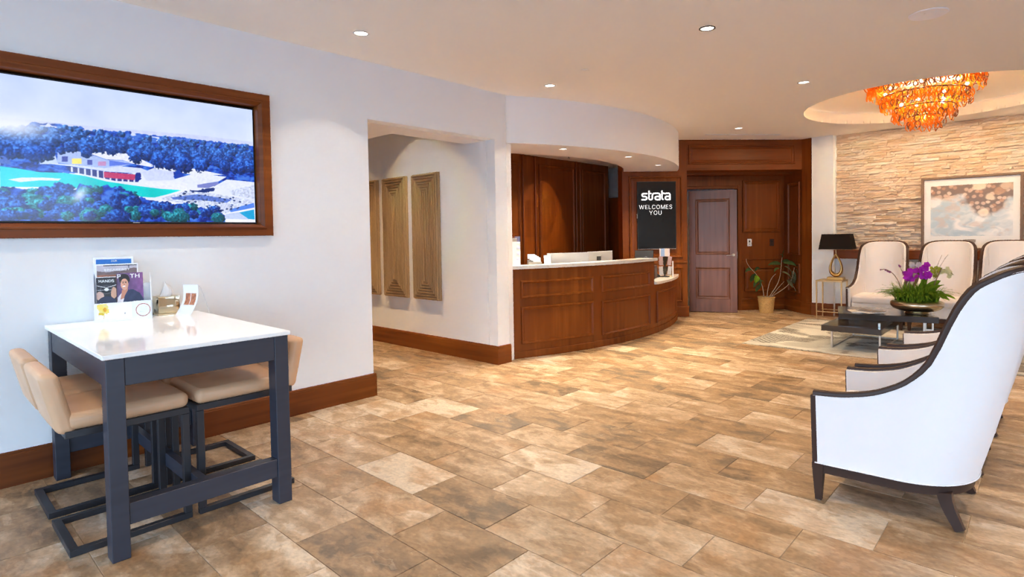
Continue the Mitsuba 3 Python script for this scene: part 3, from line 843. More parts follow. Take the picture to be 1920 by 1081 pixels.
def paint_tv(S, Tt):
    y = TV_Y0 + S * (TV_Y1 - TV_Y0)
    z = TV_Z0 + Tt * (TV_Z1 - TV_Z0)
    U, V = (y - 0.33) / 1.55, (z - 1.575) / 0.872
    P = np.stack([U * 40, V * 22, U * 0], -1)
    n1, n2, n3 = meshkit.fbm(P * 0.22, 4, 1), meshkit.fbm(P * 1.5, 4, 2), meshkit.fbm(P * 4.0, 3, 3)
    sky = np.stack([196 + 40 * (1 - V) + 26 * (n1 - .5), 212 + 26 * (1 - V) + 22 * (n1 - .5), 250 + 0 * V], -1)
    img = sky.copy()
    glow = np.exp(-((U - 0.10) / 0.12) ** 2 - ((V - 0.66) / 0.08) ** 2)
    rough = np.stack([U + 0.010 * (n3 - .5), V + 0.030 * (n2 - .5)], -1)
    for k, (c, poly) in enumerate(TV[:-1]):
        organic = k in (1, 2, 7, 19, 22, 28, 32, 33)
        hit = inside(poly, rough[..., 0], rough[..., 1]) if organic else inside(poly, U, V)
        col = np.array(c, float) * np.ones(U.shape + (3,))
        if k in (1, 2, 7, 32, 33):
            fr = 0.55 if k in (32, 33) else 0.9
            A_ = meshkit.fbm(P * np.array([fr, fr * 1.3, 1]), 4, 2)
            B_ = meshkit.fbm(P * np.array([fr, fr * 1.3, 1]) + np.array([-0.15, 0.30, 0]) * 1.0, 4, 2)
            t = np.clip(0.5 + (A_ - B_) * 2.6 + (A_ - 0.5) * 1.1, 0, 1)[..., None]
            base = np.array([[12, 34, 120], [26, 78, 200], [96, 152, 238]], float) if k != 33 else np.array([[10, 60, 110], [20, 120, 165], [80, 180, 200]], float)
            col = np.where(t < 0.5, base[0] + (base[1] - base[0]) * t * 2, base[1] + (base[2] - base[1]) * (t - 0.5) * 1.1)
            if k == 1:
                far = np.clip((V - 0.52) / 0.2, 0, 1)[..., None]
                col = col + (np.array([70, 110, 205]) - col) * 0.35 * far
                roofs = (meshkit.noise(P * np.array([1.3, 3.2, 1]), 9) > 0.84) & (V > 0.47)
                col[roofs] = (205, 215, 250)
        elif k in (0,):
            col = np.array([196, 206, 242]) + 22 * (n2[..., None] - .5)
        elif k == 3:
            col = col + 60 * (n1[..., None] - .5) + np.array([0, 25, 0]) * (U[..., None])
        elif k == 17:
            posts = (np.abs((U * 46) % 1 - 0.5) > 0.36)
            col[posts] = (215, 220, 250)
        elif k in (29, 30, 27):
            col = col * (0.72 + 0.5 * n3[..., None])
        else:
            col = col * (0.94 + 0.12 * n3[..., None])
        img[hit] = col[hit]
    rr_ = np.random.default_rng(3)
    u1, v1 = U[:, 0], V[0]

    def crown(cx, cy, rx, ry, base, tint):
        i0, i1 = np.searchsorted(u1, [cx - 1.2 * rx, cx + 1.2 * rx])
        j0, j1 = np.searchsorted(v1, [cy - 1.2 * ry, cy + 1.2 * ry])
        if i1 <= i0 or j1 <= j0:
            return
        a, b = (U[i0:i1, j0:j1] - cx) / rx, (V[i0:i1, j0:j1] - cy) / ry
        nz = n3[i0:i1, j0:j1] - 0.5
        m_ = a * a + b * b + 1.3 * nz < 1
        lit = np.clip(0.50 + 0.28 * b - 0.22 * a + 0.9 * nz, 0.0, 1.0)[..., None]
        c_ = np.array(base) * (0.35 + 0.65 * lit) + np.array(tint) * np.clip(lit - 0.6, 0, 1) * 1.6
        img[i0:i1, j0:j1][m_] = c_[m_]

    def under(cx, cy, k):
        return inside(TV[k][1], np.array([cx]), np.array([cy]))[0]
    for q in np.sort(rr_.random(330))[::-1]:
        cy = 0.47 + 0.22 * q
        cx = rr_.uniform(0.05, 1.02)
        if under(cx, cy, 1) and not any(under(cx, cy, k) for k in (8, 9, 10, 20, 21, 23, 24, 26, 27, 16, 17)):
            r = (0.009 + 0.016 * (1 - q)) * rr_.uniform(0.7, 1.4)
            crown(cx, cy, r, r * 1.9, (26 + 30 * q, 80 + 30 * q, 205), (70, 110, 120))
    for q in np.sort(rr_.random(260))[::-1]:
        cy, cx = 0.03 + 0.28 * q, rr_.uniform(0.05, 1.0)
        if under(cx, cy, 32):
            r = (0.016 + 0.018 * (1 - q)) * rr_.uniform(0.6, 1.3)
            g_ = 30 * (rr_.random() < 0.3)
            crown(cx, cy, r, r * 1.5, (24, 70 + 2 * g_, 190 - g_), (70, 130, 120))
    for q in range(70):
        cx, cy = rr_.uniform(0.66, 0.99), rr_.uniform(0.10, 0.26)
        if under(cx, cy, 29):
            crown(cx, cy, 0.006, 0.006, (80, 110, 190), (20, 20, 20))
    for q in range(40):
        cx, cy = rr_.uniform(0.05, 0.45), rr_.uniform(0.33, 0.42)
        if under(cx, cy, 3) and cy > 0.37:
            crown(cx, cy, 0.008, 0.007, (120, 140, 200), (40, 40, 40))
    spark = np.exp(-((U - 0.305 - 0.25 * (V - 0.2)) / 0.022) ** 2 - ((V - 0.20) / 0.055) ** 2)[..., None]
    img = img + spark * (np.array([222, 230, 252]) - img) * 0.85
    img = img + glow[..., None] * (np.array([235, 240, 255]) - img) * 0.9
    return np.clip(img, 0, 255)


def smooth_paint(S, Tt):
    # three samples each way, averaged
    n, m = S.shape
    s3, t3 = np.meshgrid((np.arange(3 * n) - 1) / (3 * n - 3), (np.arange(3 * m) - 1) / (3 * m - 3), indexing='ij')
    return paint_tv(np.clip(s3, 0, 1), np.clip(t3, 0, 1)).reshape(n, 3, m, 3, 3).mean((1, 3))


P_, C_ = printed_sheet((-4.630, TV_Y0, TV_Z0), (0, TV_Y1 - TV_Y0, 0), (0, 0, TV_Z1 - TV_Z0), smooth_paint, 520, 292)
key = part(tv, 'screen', P_, 'black_screen', color=C_ * 1.12 / 2.0 ** exposure, label='lit screen with the aerial picture')
scene[key]['emitter'] = {'type': 'area', 'radiance': {'type': 'mesh_attribute', 'name': 'vertex_color'}, 'sampling_weight': 0.3}

# ------------------------------------------------------------------ counter table by the left wall
tb = thing('counter_table', 'tall table with white quartz top and dark navy wooden legs under the television', 'table')
TX0_, TX1_, TYA, TYB, TZ = -4.540, -3.085, 0.590, 1.440, 0.940
part(tb, 'tabletop', bx(TX0_, TX1_, TYA, TYB, TZ - 0.022, TZ, 0.003), 'white_quartz')
for (x0, x1) in ((-4.530, -4.440), (-3.180, -3.092)):
    for (y0, y1) in ((0.603, 0.675), (1.355, 1.428)):
        part(tb, 'leg', bx(x0, x1, y0, y1, 0, TZ - 0.0225, 0.003), 'table_wood')
part(tb, 'apron', bx(-3.122, -3.096, 0.6755, 1.3545, 0.790, TZ - 0.0225, 0.002), 'table_wood')
part(tb, 'apron', bx(-4.526, -4.500, 0.6755, 1.3545, 0.790, TZ - 0.0225, 0.002), 'table_wood')
part(tb, 'apron', bx(-4.4395, -3.1805, 0.607, 0.633, 0.790, TZ - 0.0225, 0.002), 'table_wood')
part(tb, 'apron', bx(-4.4395, -3.1805, 1.397, 1.423, 0.790, TZ - 0.0225, 0.002), 'table_wood')
part(tb, 'stretcher', bx(-3.160, -3.100, 0.6755, 1.3545, 0.150, 0.248, 0.002), 'table_wood')
part(tb, 'stretcher', bx(-4.520, -4.460, 0.6755, 1.3545, 0.150, 0.248, 0.002), 'table_wood')
part(tb, 'stretcher', bx(-4.4595, -3.1605, 0.992, 1.032, 0.160, 0.235, 0.002), 'table_wood')

# stools: the seat and the floor frame reach back from uprights under the table
def stool_parts():
    W, Dp, b = 0.46, 0.51, 0.017
    out = []
    seat = cushion(W, Dp, 0.078, 0.030, n=4, k=8, puff=0.010)
    out.append(('seat', mikit.ply(moved(seat, mtx((0, Dp / 2, 0.619))), 'tan_leather', smooth=True), None))
    back = cushion(W, 0.075, 0.285, 0.028, n=4, k=7, puff=0.004)
    v = back.vertices.copy()
    v[:, 2] += 0.712
    v[:, 1] += Dp - 0.010 + (v[:, 2] - 0.57) * 0.225
    back.vertices = v
    out.append(('backrest', mikit.ply(back, 'tan_leather', smooth=True), None))
    xs = (-W / 2 + 0.018, W / 2 - 0.018)
    fr = [bx(x - 0.017, x + 0.017, 0.0, Dp, 0.548, 0.581, 0.002) for x in xs]
    fr += [bx(xs[0] + 0.0175, xs[1] - 0.0175, y, y + 0.034, 0.548, 0.581, 0.002) for y in (0.0, Dp - 0.034)]
    out.append(('seat_frame', mikit.ply(cat(fr), 'stool_metal'), None))
    for x in xs:
        out.append(('upright', mikit.ply(bx(x - 0.017, x + 0.017, 0.0, 0.034, 0.0305, 0.5475, 0.002), 'stool_metal'), None))
    base = [bx(x - 0.017, x + 0.017, 0.0, Dp, 0.0, 0.030, 0.002) for x in xs]
    base += [bx(xs[0] + 0.0175, xs[1] - 0.0175, Dp - 0.036, Dp, 0.0, 0.030, 0.002)]
    out.append(('floor_frame', mikit.ply(cat(base), 'stool_metal'), None))
    return out


STOOL = stool_parts()


def copies(name, protos, M, label, category, group=None):
    k = thing(name, label, category, group)
    for sub, d, lab in protos:
        key = fresh(k + '__' + sub.split('__')[0]) if '__' not in sub else fresh(k + '__' + sub)
        scene[key] = {**d, 'to_world': M}
        if lab:
            labels[key] = {'label': lab}
    return k


G = 'tan leather stools around the counter table'
copies('counter_stool', STOOL, T().translate([-3.53, 0.995, 0]).rotate([0, 0, 1], 180), 'tan leather stool nearest the room on the left side of the counter table', 'stool', G)
copies('counter_stool', STOOL, T().translate([-4.08, 0.995, 0]).rotate([0, 0, 1], 180), 'tan leather stool next to the wall on the left side of the counter table', 'stool', G)
copies('counter_stool', STOOL, T().translate([-3.53, 1.030, 0]), 'tan leather stool nearest the room on the right side of the counter table', 'stool', G)
copies('counter_stool', STOOL, T().translate([-4.08, 1.030, 0]), 'tan leather stool next to the wall on the right side of the counter table', 'stool', G)

# ------------------------------------------------------------------ what stands on the counter table
SO = np.array([-4.402, 0.812, TZ])
SS, SN = np.array([0.198, 0.980, 0.0]), np.array([0.980, -0.198, 0.0])


def st(s, z, d):
    """A point of the leaflet stand: s along it, z up, d behind its front."""
    return SO + SS * s - SN * d + np.array([0, 0, z])


def slab(s0, s1, z0, z1, d0, lean, th=0.003):
    """An upright sheet in the stand that leans back by lean per metre."""
    P = [st(s, z, d0 + lean * (z - z0) + e) for s in (s0, s1) for z in (z0, z1) for e in (0, th)]
    return trimesh.convex.convex_hull(np.array(P))


ls = thing('leaflet_stand', 'white leaflet stand with a yellow flower print, full of magazines on the counter table', 'leaflet stand')
part(ls, 'base', slab(0.0, 0.305, 0.001, 0.007, 0.0, 0.0, 0.120), 'paper_white')
part(ls, 'front', slab(0.0, 0.305, 0.007, 0.118, 0.0, 0.12, 0.004), 'paper_white')
part(ls, 'back', slab(0.0, 0.305, 0.007, 0.230, 0.094, 0.06, 0.004), 'paper_white')
for s in (0.0, 0.301):
    prof = [(0.002, 0.007), (0.015, 0.118), (0.022, 0.17), (0.045, 0.25), (0.090, 0.30), (0.112, 0.30), (0.096, 0.007)]
    part(ls, 'side', trimesh.Trimesh(*(lambda A, B: (np.vstack([A, B]), np.array([[0, i, i + 1] for i in range(1, 6)] + [[7, 8 + i, 7 + i] for i in range(1, 6)] + [q for i in range(7) for q in ([i, (i + 1) % 7, 7 + (i + 1) % 7], [i, 7 + (i + 1) % 7, 7 + i])])))(
        np.array([st(s, z, d) for d, z in prof]), np.array([st(s + 0.004, z, d) for d, z in prof])), process=False), 'paper_white')


def paint_flower(S, Tt):
    P = np.stack([S * 9, Tt * 9, S * 0], -1)
    n = meshkit.fbm(P, 3, 5)
    img = np.stack([246 + 0 * S, 246 - 6 * n, 240 - 10 * n], -1)
    fl = ((S - 0.16) / 0.17) ** 2 + ((Tt - 0.72) / 0.42) ** 2 + (n - .5) * 1.6 < 1
    img[fl] = np.stack([250 - 10 * n, 214 + 20 * n, 60 + 150 * n], -1)[fl]
    img[((S - 0.22) / 0.05) ** 2 + ((Tt - 0.62) / 0.14) ** 2 < 1] = (226, 170, 70)
    img[(S < 0.20) & (Tt < 0.42) & (n > 0.5) & (S > .03)] = (214, 188, 70)
    img[(np.abs(Tt - 0.30) < 0.05) & (S > 0.78) & (S < 0.80)] = (150, 150, 160)
    return img


m, c = printed_sheet(st(0.016, 0.018, 0.0008), SS * 0.180, np.array([0, 0, 0.095]) - SN * 0.0114, paint_flower, 70, 40)
part(ls, 'flower_picture', m, 'printed_matt', color=c)


def sheet_print(parent, s0, s1, z0, z1, d0, lean, paint, ns=60, nt=60, name='cover'):
    m, c = printed_sheet(st(s0, z0, d0 - 0.0006), SS * (s1 - s0), np.array([0, 0, z1 - z0]) - SN * lean * (z1 - z0), paint, ns, nt)
    return part(parent, name, m, 'printed', color=c)


LT = np.array([0, 0, 1.0]) - SN * 0.12


def lead(parent, text, h, s, z, d0, lean, z0, bsdf='sign_white', bold=True, width=None):
    t = np.array([0, 0, 1.0]) - SN * lean
    lettering(text, h, st(s, z, d0 + lean * (z - z0) - 0.0016), SS, t, bsdf, parent, bold=bold, depth=0.0006, width=width)


def paint_blue(S, Tt):
    img = np.stack([28 + 70 * Tt * 0 + 60 * (1 - Tt), 105 + 55 * (1 - Tt), 190 + 20 * (1 - Tt)], -1)
    img[(S < 0.07) | (S > 0.95) | (Tt > 0.965)] = (240, 242, 250)
    return img


bl = thing('leaflet', 'white edged leaflet with a blue cover, hindmost in the leaflet stand', 'leaflet')
part(bl, 'sheet', slab(0.002, 0.215, 0.010, 0.405, 0.076, 0.10, 0.005), 'paper_white')
sheet_print(bl, 0.002, 0.215, 0.010, 0.405, 0.076, 0.10, paint_blue, 50, 50)
lead(bl, 'OUR', 0.011, 0.112, 0.375, 0.076, 0.10, 0.010)


def paint_breakfast(S, Tt):
    n = meshkit.fbm(np.stack([S * 5, Tt * 9, S * 0], -1), 4, 8)
    img = np.stack([205 - 30 * n, 200 - 30 * n, 212 - 30 * n], -1)
    hill = Tt < 0.885 - 0.03 * np.sin(S * 5) + 0.05 * (n - .5)
    img[hill] = np.stack([88 + 60 * n, 74 + 50 * n, 78 + 45 * n], -1)[hill]
    low = Tt < 0.80
    img[low] = np.stack([120 + 60 * n, 78 + 40 * n, 62 + 30 * n], -1)[low]
    img[(Tt > 0.965) & (S > .2)] = (40, 38, 52)
    img[(S > 0.765) & (S < 0.78) & (Tt > 0.885)] = (40, 38, 52)
    img[(S < 0.04) | (S > 0.97) | (Tt > 0.982)] = (244, 245, 252)
    return img


bf = thing('brochure', 'brochure headed BREAKFAST, second from the back of the leaflet stand', 'brochure')
part(bf, 'sheet', slab(0.010, 0.238, 0.010, 0.362, 0.056, 0.10, 0.006), 'paper_white')
sheet_print(bf, 0.010, 0.238, 0.010, 0.362, 0.056, 0.10, paint_breakfast, 60, 120)
lead(bf, 'BREAKFAST', 0.013, 0.126, 0.318, 0.056, 0.10, 0.010, width=0.135)


def paint_hands(S, Tt):
    n = meshkit.fbm(np.stack([S * 8, Tt * 8, S * 0], -1), 3, 4)
    img = np.stack([34 + 20 * n, 32 + 18 * n, 36 + 18 * n], -1)
    wheel = np.hypot((S - 0.5) / 0.36, (Tt - 0.53) / 0.17)
    img[(wheel < 1)] = (70, 68, 74)
    img[(wheel < 0.72)] = (26, 25, 28)
    img[np.hypot((S - 0.5) / 0.12, (Tt - 0.53) / 0.055) < 1] = (240, 240, 240)
    for x in (0.02, 0.98):
        img[np.abs((Tt - 0.60) - 0.18 * np.abs(S - 0.5)) < 0.012] = (205, 205, 210)
    img[np.abs(Tt - 0.52) + 0 * S < 0.008] = (190, 190, 196)
    img[np.hypot((S - 0.16) / 0.20, (Tt - 0.30) / 0.16) + 0.4 * (n - .5) < 1] = (206, 172, 160)
    img[np.hypot((S - 0.88) / 0.17, (Tt - 0.40) / 0.20) + 0.4 * (n - .5) < 1] = (198, 156, 132)
    img[np.hypot((S - 0.5) / 0.46, (Tt - 0.06) / 0.22) < 1] = (44, 46, 72)
    img[(Tt > 0.975)] = (240, 240, 245)
    return img


hb = thing('booklet', 'black booklet headed HANDS, front left in the leaflet stand', 'booklet')
part(hb, 'sheet', slab(0.016, 0.118, 0.010, 0.282, 0.022, 0.12, 0.004), 'paper_white')
sheet_print(hb, 0.016, 0.118, 0.110, 0.282, 0.022 + 0.12 * 0.10, 0.12, paint_hands, 70, 110)
lead(hb, 'HANDS', 0.017, 0.068, 0.247, 0.022, 0.12, 0.010, width=0.080)


def paint_path(S, Tt):
    n = meshkit.fbm(np.stack([S * 6, Tt * 6, S * 0], -1), 3, 6)
    img = np.stack([74 + 40 * n + 30 * S, 58 + 34 * n, 92 + 40 * n + 20 * S], -1)
    hair = np.hypot((S - 0.30) / 0.20, (Tt - 0.80) / 0.17) + 0.25 * (n - .5) < 1
    neck = inside([(0.20, 0.45), (0.42, 0.50), (0.36, 0.20), (0.12, 0.14)], S, Tt)
    face = np.hypot((S - 0.295) / 0.145, (Tt - 0.63) / 0.185) < 1
    shirt = inside([(0.0, 0.0), (0.02, 0.20), (0.24, 0.42), (0.36, 0.33), (0.30, 0.0)], S, Tt)
    coat = inside([(0.20, 0.0), (0.30, 0.28), (0.42, 0.44), (0.60, 0.46), (0.86, 0.32), (1.0, 0.12), (1.0, 0.0)], S, Tt)
    img[hair] = (40, 28, 26)
    img[shirt] = (232, 224, 228)
    img[neck] = (196, 134, 108)
    lit = (222 - 50 * np.clip((0.34 - S) * -4, 0, 1))[..., None] * np.array([1.0, 0.74, 0.62])
    img[face] = lit[face]
    img[coat] = np.stack([34 + 20 * n, 38 + 22 * n, 66 + 30 * n], -1)[coat]
    img[np.hypot((S - 0.27) / 0.055, (Tt - 0.565) / 0.020) < 1] = (246, 238, 234)
    for x in (0.235, 0.345):
        img[np.hypot((S - x) / 0.028, (Tt - 0.675) / 0.014) < 1] = (48, 28, 22)
        img[np.hypot((S - x) / 0.038, (Tt - 0.712) / 0.010) < 1] = (70, 42, 32)
    img[np.hypot((S - 0.285) / 0.022, (Tt - 0.625) / 0.016) < 1] = (176, 112, 90)
    return img


pm = thing('magazine', 'magazine with a smiling person in a dark blazer, front right in the leaflet stand', 'magazine')
part(pm, 'sheet', slab(0.120, 0.262, 0.010, 0.302, 0.030, 0.12, 0.005), 'paper_white')
sheet_print(pm, 0.120, 0.262, 0.105, 0.302, 0.030 + 0.12 * 0.095, 0.12, paint_path, 90, 110)
lead(pm, 'P', 0.026, 0.134, 0.268, 0.030, 0.12, 0.010, bold=True)
lead(pm, 'TH', 0.026, 0.218, 0.268, 0.030, 0.12, 0.010, bold=True, width=0.052)
cd = thing('round_seal_card', 'small white card with a round red seal, propped against the front of the leaflet stand', 'card')
part(cd, 'sheet', slab(0.205, 0.300, 0.0008, 0.122, -0.010, 0.08, 0.002), 'paper_white')
a = np.linspace(0, 2 * np.pi, 49)
m = grid_mesh(np.stack([np.array([st(0.255 + r * math.cos(t), 0.062 + 1.05 * r * math.sin(t), -0.0116 + 0.08 * 0.061 + 0.085 * r * math.sin(t)) for t in a]) for r in (0.036, 0.0395)]))
part(cd, 'seal', m, 'ink_red')
for k, (hh, ww) in enumerate(((0.016, 0.046), (0.002, 0.054), (-0.012, 0.046))):
    lettering('· · · · · · ·', 0.006, st(0.255, 0.060 + hh, -0.0118 + 0.08 * (0.06 + hh)), SS, np.array([0, 0, 1.0]) - SN * 0.08, 'ink_grey', cd, name='print', depth=0.0004, width=ww)

# tissue box
tx = thing('tissue_box', 'square mirrored gold tissue box with a white tissue, right of the leaflet stand', 'tissue box')
x0, x1, y0, y1, z0, z1 = -4.566, -4.440, 1.172, 1.300, TZ + 0.0005, TZ + 0.125
hole = Polygon([((x0 + x1) / 2 + 0.022 * math.cos(t), (y0 + y1) / 2 + 0.036 * math.sin(t)) for t in np.linspace(0, 2 * np.pi, 25)[:-1]])
part(tx, 'body', cat(bx(x0, x1, y0, y1, z0 + 0.012, z1 - 0.004, 0.003), bx(x0 - 0.004, x1 + 0.004, y0 - 0.004, y1 + 0.004, z0, z0 + 0.0118, 0.002)), 'gold_mirror')
part(tx, 'lid', extrude(sbox(x0 - 0.001, y0 - 0.001, x1 + 0.001, y1 + 0.001).difference(hole), z1 - 0.0038, z1), 'gold_mirror')
cx_, cy_ = (x0 + x1) / 2, (y0 + y1) / 2
P = np.zeros((9, 14, 3))
for i in range(9):
    h = i / 8
    for j in range(14):
        t = 2 * np.pi * j / 13
        r = 0.030 * (1 - 0.55 * h) * (1 + 0.35 * math.sin(3 * t + 2 * h)) * (0.35 + 0.9 * math.sin(math.pi * min(1, h * 0.8 + 0.25))) * (1 - 0.75 * max(0, h - 0.7) / 0.3)
        P[i, j] = (cx_ + 0.55 * r * math.cos(t) + 0.010 * h, cy_ + r * math.sin(t) + 0.012 * math.sin(h * 4), z1 - 0.003 + 0.105 * h)
part(tx, 'tissue', grid_mesh(P), 'soft_white', smooth=True, label='white tissue pulled out of the slot')

# foot care brochure in a clear easel
fb = thing('folded_brochure', 'white curved brochure with two brown skin photos in a clear holder at the table corner', 'brochure')
BO, BS = np.array([-4.388, 1.268, TZ]), np.array([0.925, 0.380, 0.0])
BNN = np.array([-0.380, 0.925, 0.0])


def bro(s, h, th=0.0):
    lean = 0.030 * h / 0.2 + 0.018 * math.sin(h / 0.2 * math.pi * 1.1) + 0.030 * max(0, 0.5 - h / 0.2) * -1
    return BO + BS * (s + 0.16 * h) + BNN * (lean + th) + np.array([0, 0, h + 0.001])


hs = np.linspace(0, 0.205, 16)
part(fb, 'sheet', cat(grid_mesh(np.array([[bro(0, h), bro(0.135, h)] for h in hs])), grid_mesh(np.array([[bro(0, h, 0.002), bro(0.135, h, 0.002)] for h in hs]))), 'paper_white', smooth=True)


def paint_skin(S, Tt):
    n = meshkit.fbm(np.stack([S * 4, Tt * 5, S * 0], -1), 3, 12)
    return np.clip(np.stack([176 + 50 * (n - .5) * 2, 118 + 44 * (n - .5) * 2, 92 + 36 * (n - .5) * 2], -1) - 50 * (np.hypot(S - .3, Tt - .35)[..., None] < .35), 20, 255)


for s in (0.024, 0.074):
    G_ = np.array([[bro(s + 0.044 * i / 12, 0.068 + 0.078 * j / 16, -0.0008) for j in range(17)] for i in range(13)])
    Sg, Tg = np.meshgrid(np.linspace(0, 1, 13), np.linspace(0, 1, 17), indexing='ij')
    part(fb, 'photo', grid_mesh(G_), 'printed_matt', color=lin(paint_skin(Sg + s * 40, Tg)).reshape(-1, 3))
hk = [bro(0.002, h, 0.004) for h in np.linspace(0, 0.2, 8)]
ez = [np.array([bro(0.0, h, 0.004), bro(0.137, h, 0.004)]) for h in np.linspace(0.002, 0.20, 10)]
ez += [np.array([bro(0.0, 0.20, 0) + BNN * d + [0, 0, z], bro(0.137, 0.20, 0) + BNN * d + [0, 0, z]]) for d, z in ((0.012, -0.004), (0.03, -0.04), (0.05, -0.09), (0.07, -0.15), (0.082, -0.1985))]
part(fb, 'holder_edge', tube(np.array([q[1] for q in ez[9:]]), 0.0013, 5), 'paper_grey')
part(fb, 'holder', grid_mesh(np.array(ez)), 'acrylic', smooth=True, label='clear acrylic holder')

# ------------------------------------------------------------------ reception desk
DC, DR = (-8.875, 6.808), 4.677
am = arc_map(DC, DR)


def arc(deg):
    return DR * math.radians(deg)


def polar(r, deg, z=0.0):
    return np.array([DC[0] + r * math.cos(math.radians(deg)), DC[1] + r * math.sin(math.radians(deg)), z])


rd = thing('reception_desk', 'long curved cherry reception desk with raised panels and cream stone counters', 'reception desk')
A0, A1, A2 = -26.0, 6.66, 28.4
part(rd, 'body', arc_slab(DC, DR - 0.22, DR, A0, A1, 0.0, 1.049, 60), 'cherry_upright', smooth=30)
low = Polygon([polar(DR - 0.001, t)[:2] for t in np.linspace(A1 + 0.01, A2 + 2, 40)] + [polar(DR - 0.42, t)[:2] for t in np.linspace(A2 + 2, A1 + 0.01, 40)])
low = low.difference(Polygon([tuple(on_d(-6, -0.023)[:2]), tuple(on_d(4, -0.023)[:2]), tuple(on_d(4, 4)[:2]), tuple(on_d(-6, 4)[:2])]))
part(rd, 'low_body', extrude(low, 0.0, 0.704), 'cherry_upright', smooth=30)
for a0, a1, z0, z1, nm in ((-23.9, -11.0, 0.705, 0.912, 'panel'), (-9.15, 4.55, 0.700, 0.912, 'panel'), (-23.9, -11.0, 0.165, 0.605, 'panel'), (-9.15, 4.55, 0.145, 0.590, 'panel'), (7.5, 22.0, 0.140, 0.600, 'panel')):
    part(rd, nm, raised(am, arc(a0), arc(a1), z0, z1, [(0, 0), (0, .014), (.006, .026), (.018, .028), (.028, .018), (.034, .005), (.046, .003), (.070, .008)], 28), 'cherry_upright', smooth=22)
part(rd, 'plinth', raised(am, arc(A0), arc(A2 - 0.8), 0.0, 0.085, [(0, 0), (0, .010), (.006, .014)], 70), 'cherry_upright', smooth=22)
part(rd, 'counter', arc_slab(DC, DR - 0.25, DR + 0.035, A0 - 0.2, A1 + 0.65, 1.050, 1.088, 60), 'cream_quartz', smooth=30, label='cream stone counter top')
# the low counter ends in a round nose
nose = unary_union([Polygon([polar(DR + 0.035, t)[:2] for t in np.linspace(A1 - 0.35, A2, 30)] + [polar(DR - 0.55, t)[:2] for t in np.linspace(A2, A1 - 0.35, 30)])])
nose = nose.difference(Polygon([tuple(on_d(-6, -0.024)[:2]), tuple(on_d(4, -0.024)[:2]), tuple(on_d(4, 4)[:2]), tuple(on_d(-6, 4)[:2])]))
nose = nose.difference(Polygon([polar(DR + 0.001, t)[:2] for t in np.linspace(A1 - 3, A1 + 0.01, 12)] + [polar(DR - 0.8, t)[:2] for t in np.linspace(A1 + 0.01, A1 - 3, 12)]))
part(rd, 'low_counter', extrude(nose.buffer(-0.05).buffer(0.05), 0.705, 0.742), 'cream_quartz', smooth=30, label='lower cream stone counter with a curved edge')
part(rd, 'work_surface', arc_slab(DC, DR - 1.0, DR - 0.221, A0 + 1, A1 - 0.3, 0.71, 0.74, 40), 'cherry_level')
part(rd, 'support', arc_slab(DC, DR - 0.95, DR - 0.90, A0 + 1, A1 - 0.3, 0.0, 0.709, 40), 'cherry_upright')

# monitors behind the counter, seen from the back
def monitor(pa, pb, label):
    pa, pb = np.array(pa, float), np.array(pb, float)
    s = (pb - pa) / np.linalg.norm(pb - pa)
    n = np.array([s[1], -s[0]])                  # towards the visitor
    w = np.linalg.norm(pb - pa)
    M = np.eye(4)
    M[:2, 0], M[:2, 1], M[:2, 3] = s, -n, (pa + pb) / 2
    k = thing('computer_monitor', label, 'monitor', 'monitors on the reception desk')
    part(k, 'housing', moved(bx(-w / 2, w / 2, -0.004, 0.024, 0.85, 1.205, 0.004), M), 'silver_plastic')
    part(k, 'display', moved(bx(-w / 2 + 0.008, w / 2 - 0.008, 0.0242, 0.027, 0.862, 1.197), M), 'black_screen')
    part(k, 'badge', moved(cat([trimesh.creation.annulus(0.017, 0.020, 0.0012).apply_transform(mtx((0, -0.0048, 1.150), rx=90))]), M), 'steel')
    part(k, 'stand', moved(cat(bx(-0.03, 0.03, -0.05, -0.0045, 0.748, 1.055, 0.004), bx(-0.12, 0.12, -0.13, 0.07, 0.741, 0.7475, 0.002)), M), 'dark_plastic')
    return k


monitor((-4.88, 5.74), (-4.605, 6.275), 'silver computer monitor facing away, left of the two behind the reception counter')
monitor((-4.70, 6.40), (-4.70, 6.985), 'silver computer monitor facing away, right of the two behind the reception counter')
lt = thing('laptop', 'dark laptop with its lid up behind the right end of the reception counter', 'laptop')
pa, pb = np.array([-4.80, 7.75]), np.array([-4.535, 7.86])
s_ = (pb - pa) / np.linalg.norm(pb - pa)
M = np.eye(4)
M[:2, 0], M[:2, 1], M[:2, 3] = s_, [-s_[1], s_[0]], (pa + pb) / 2
part(rd, 'riser', moved(bx(-0.17, 0.17, -0.02, 0.26, 0.743, 0.938, 0.004), M), 'espresso_wood')
lid = bx(-0.142, 0.142, 0.0, 0.008, 0.0, 0.235, 0.003)
part(lt, 'lid', moved(moved(lid, mtx((0, 0.0, 0.948), rx=-8)), M), 'dark_plastic')
part(lt, 'base', moved(bx(-0.142, 0.142, 0.010, 0.22, 0.939, 0.951, 0.002), M), 'dark_plastic')
part(lt, 'badge', moved(trimesh.creation.annulus(0.012, 0.015, 0.001).apply_transform(mtx((0.03, -0.012 + 0.013, 1.075), rx=82)).apply_translation([0, 0.012, 0]), M), 'steel')

# on the high counter, left end
def upright(pa, pb):
    """Local frame: x along pa to pb, y away from the visitor."""
    pa, pb = np.array(pa, float), np.array(pb, float)
    s = (pb - pa) / np.linalg.norm(pb - pa)
    M = np.eye(4)
    M[:2, 0], M[:2, 1], M[:2, 3] = s, [-s[1], s[0]], pa
    return M, np.linalg.norm(pb - pa)


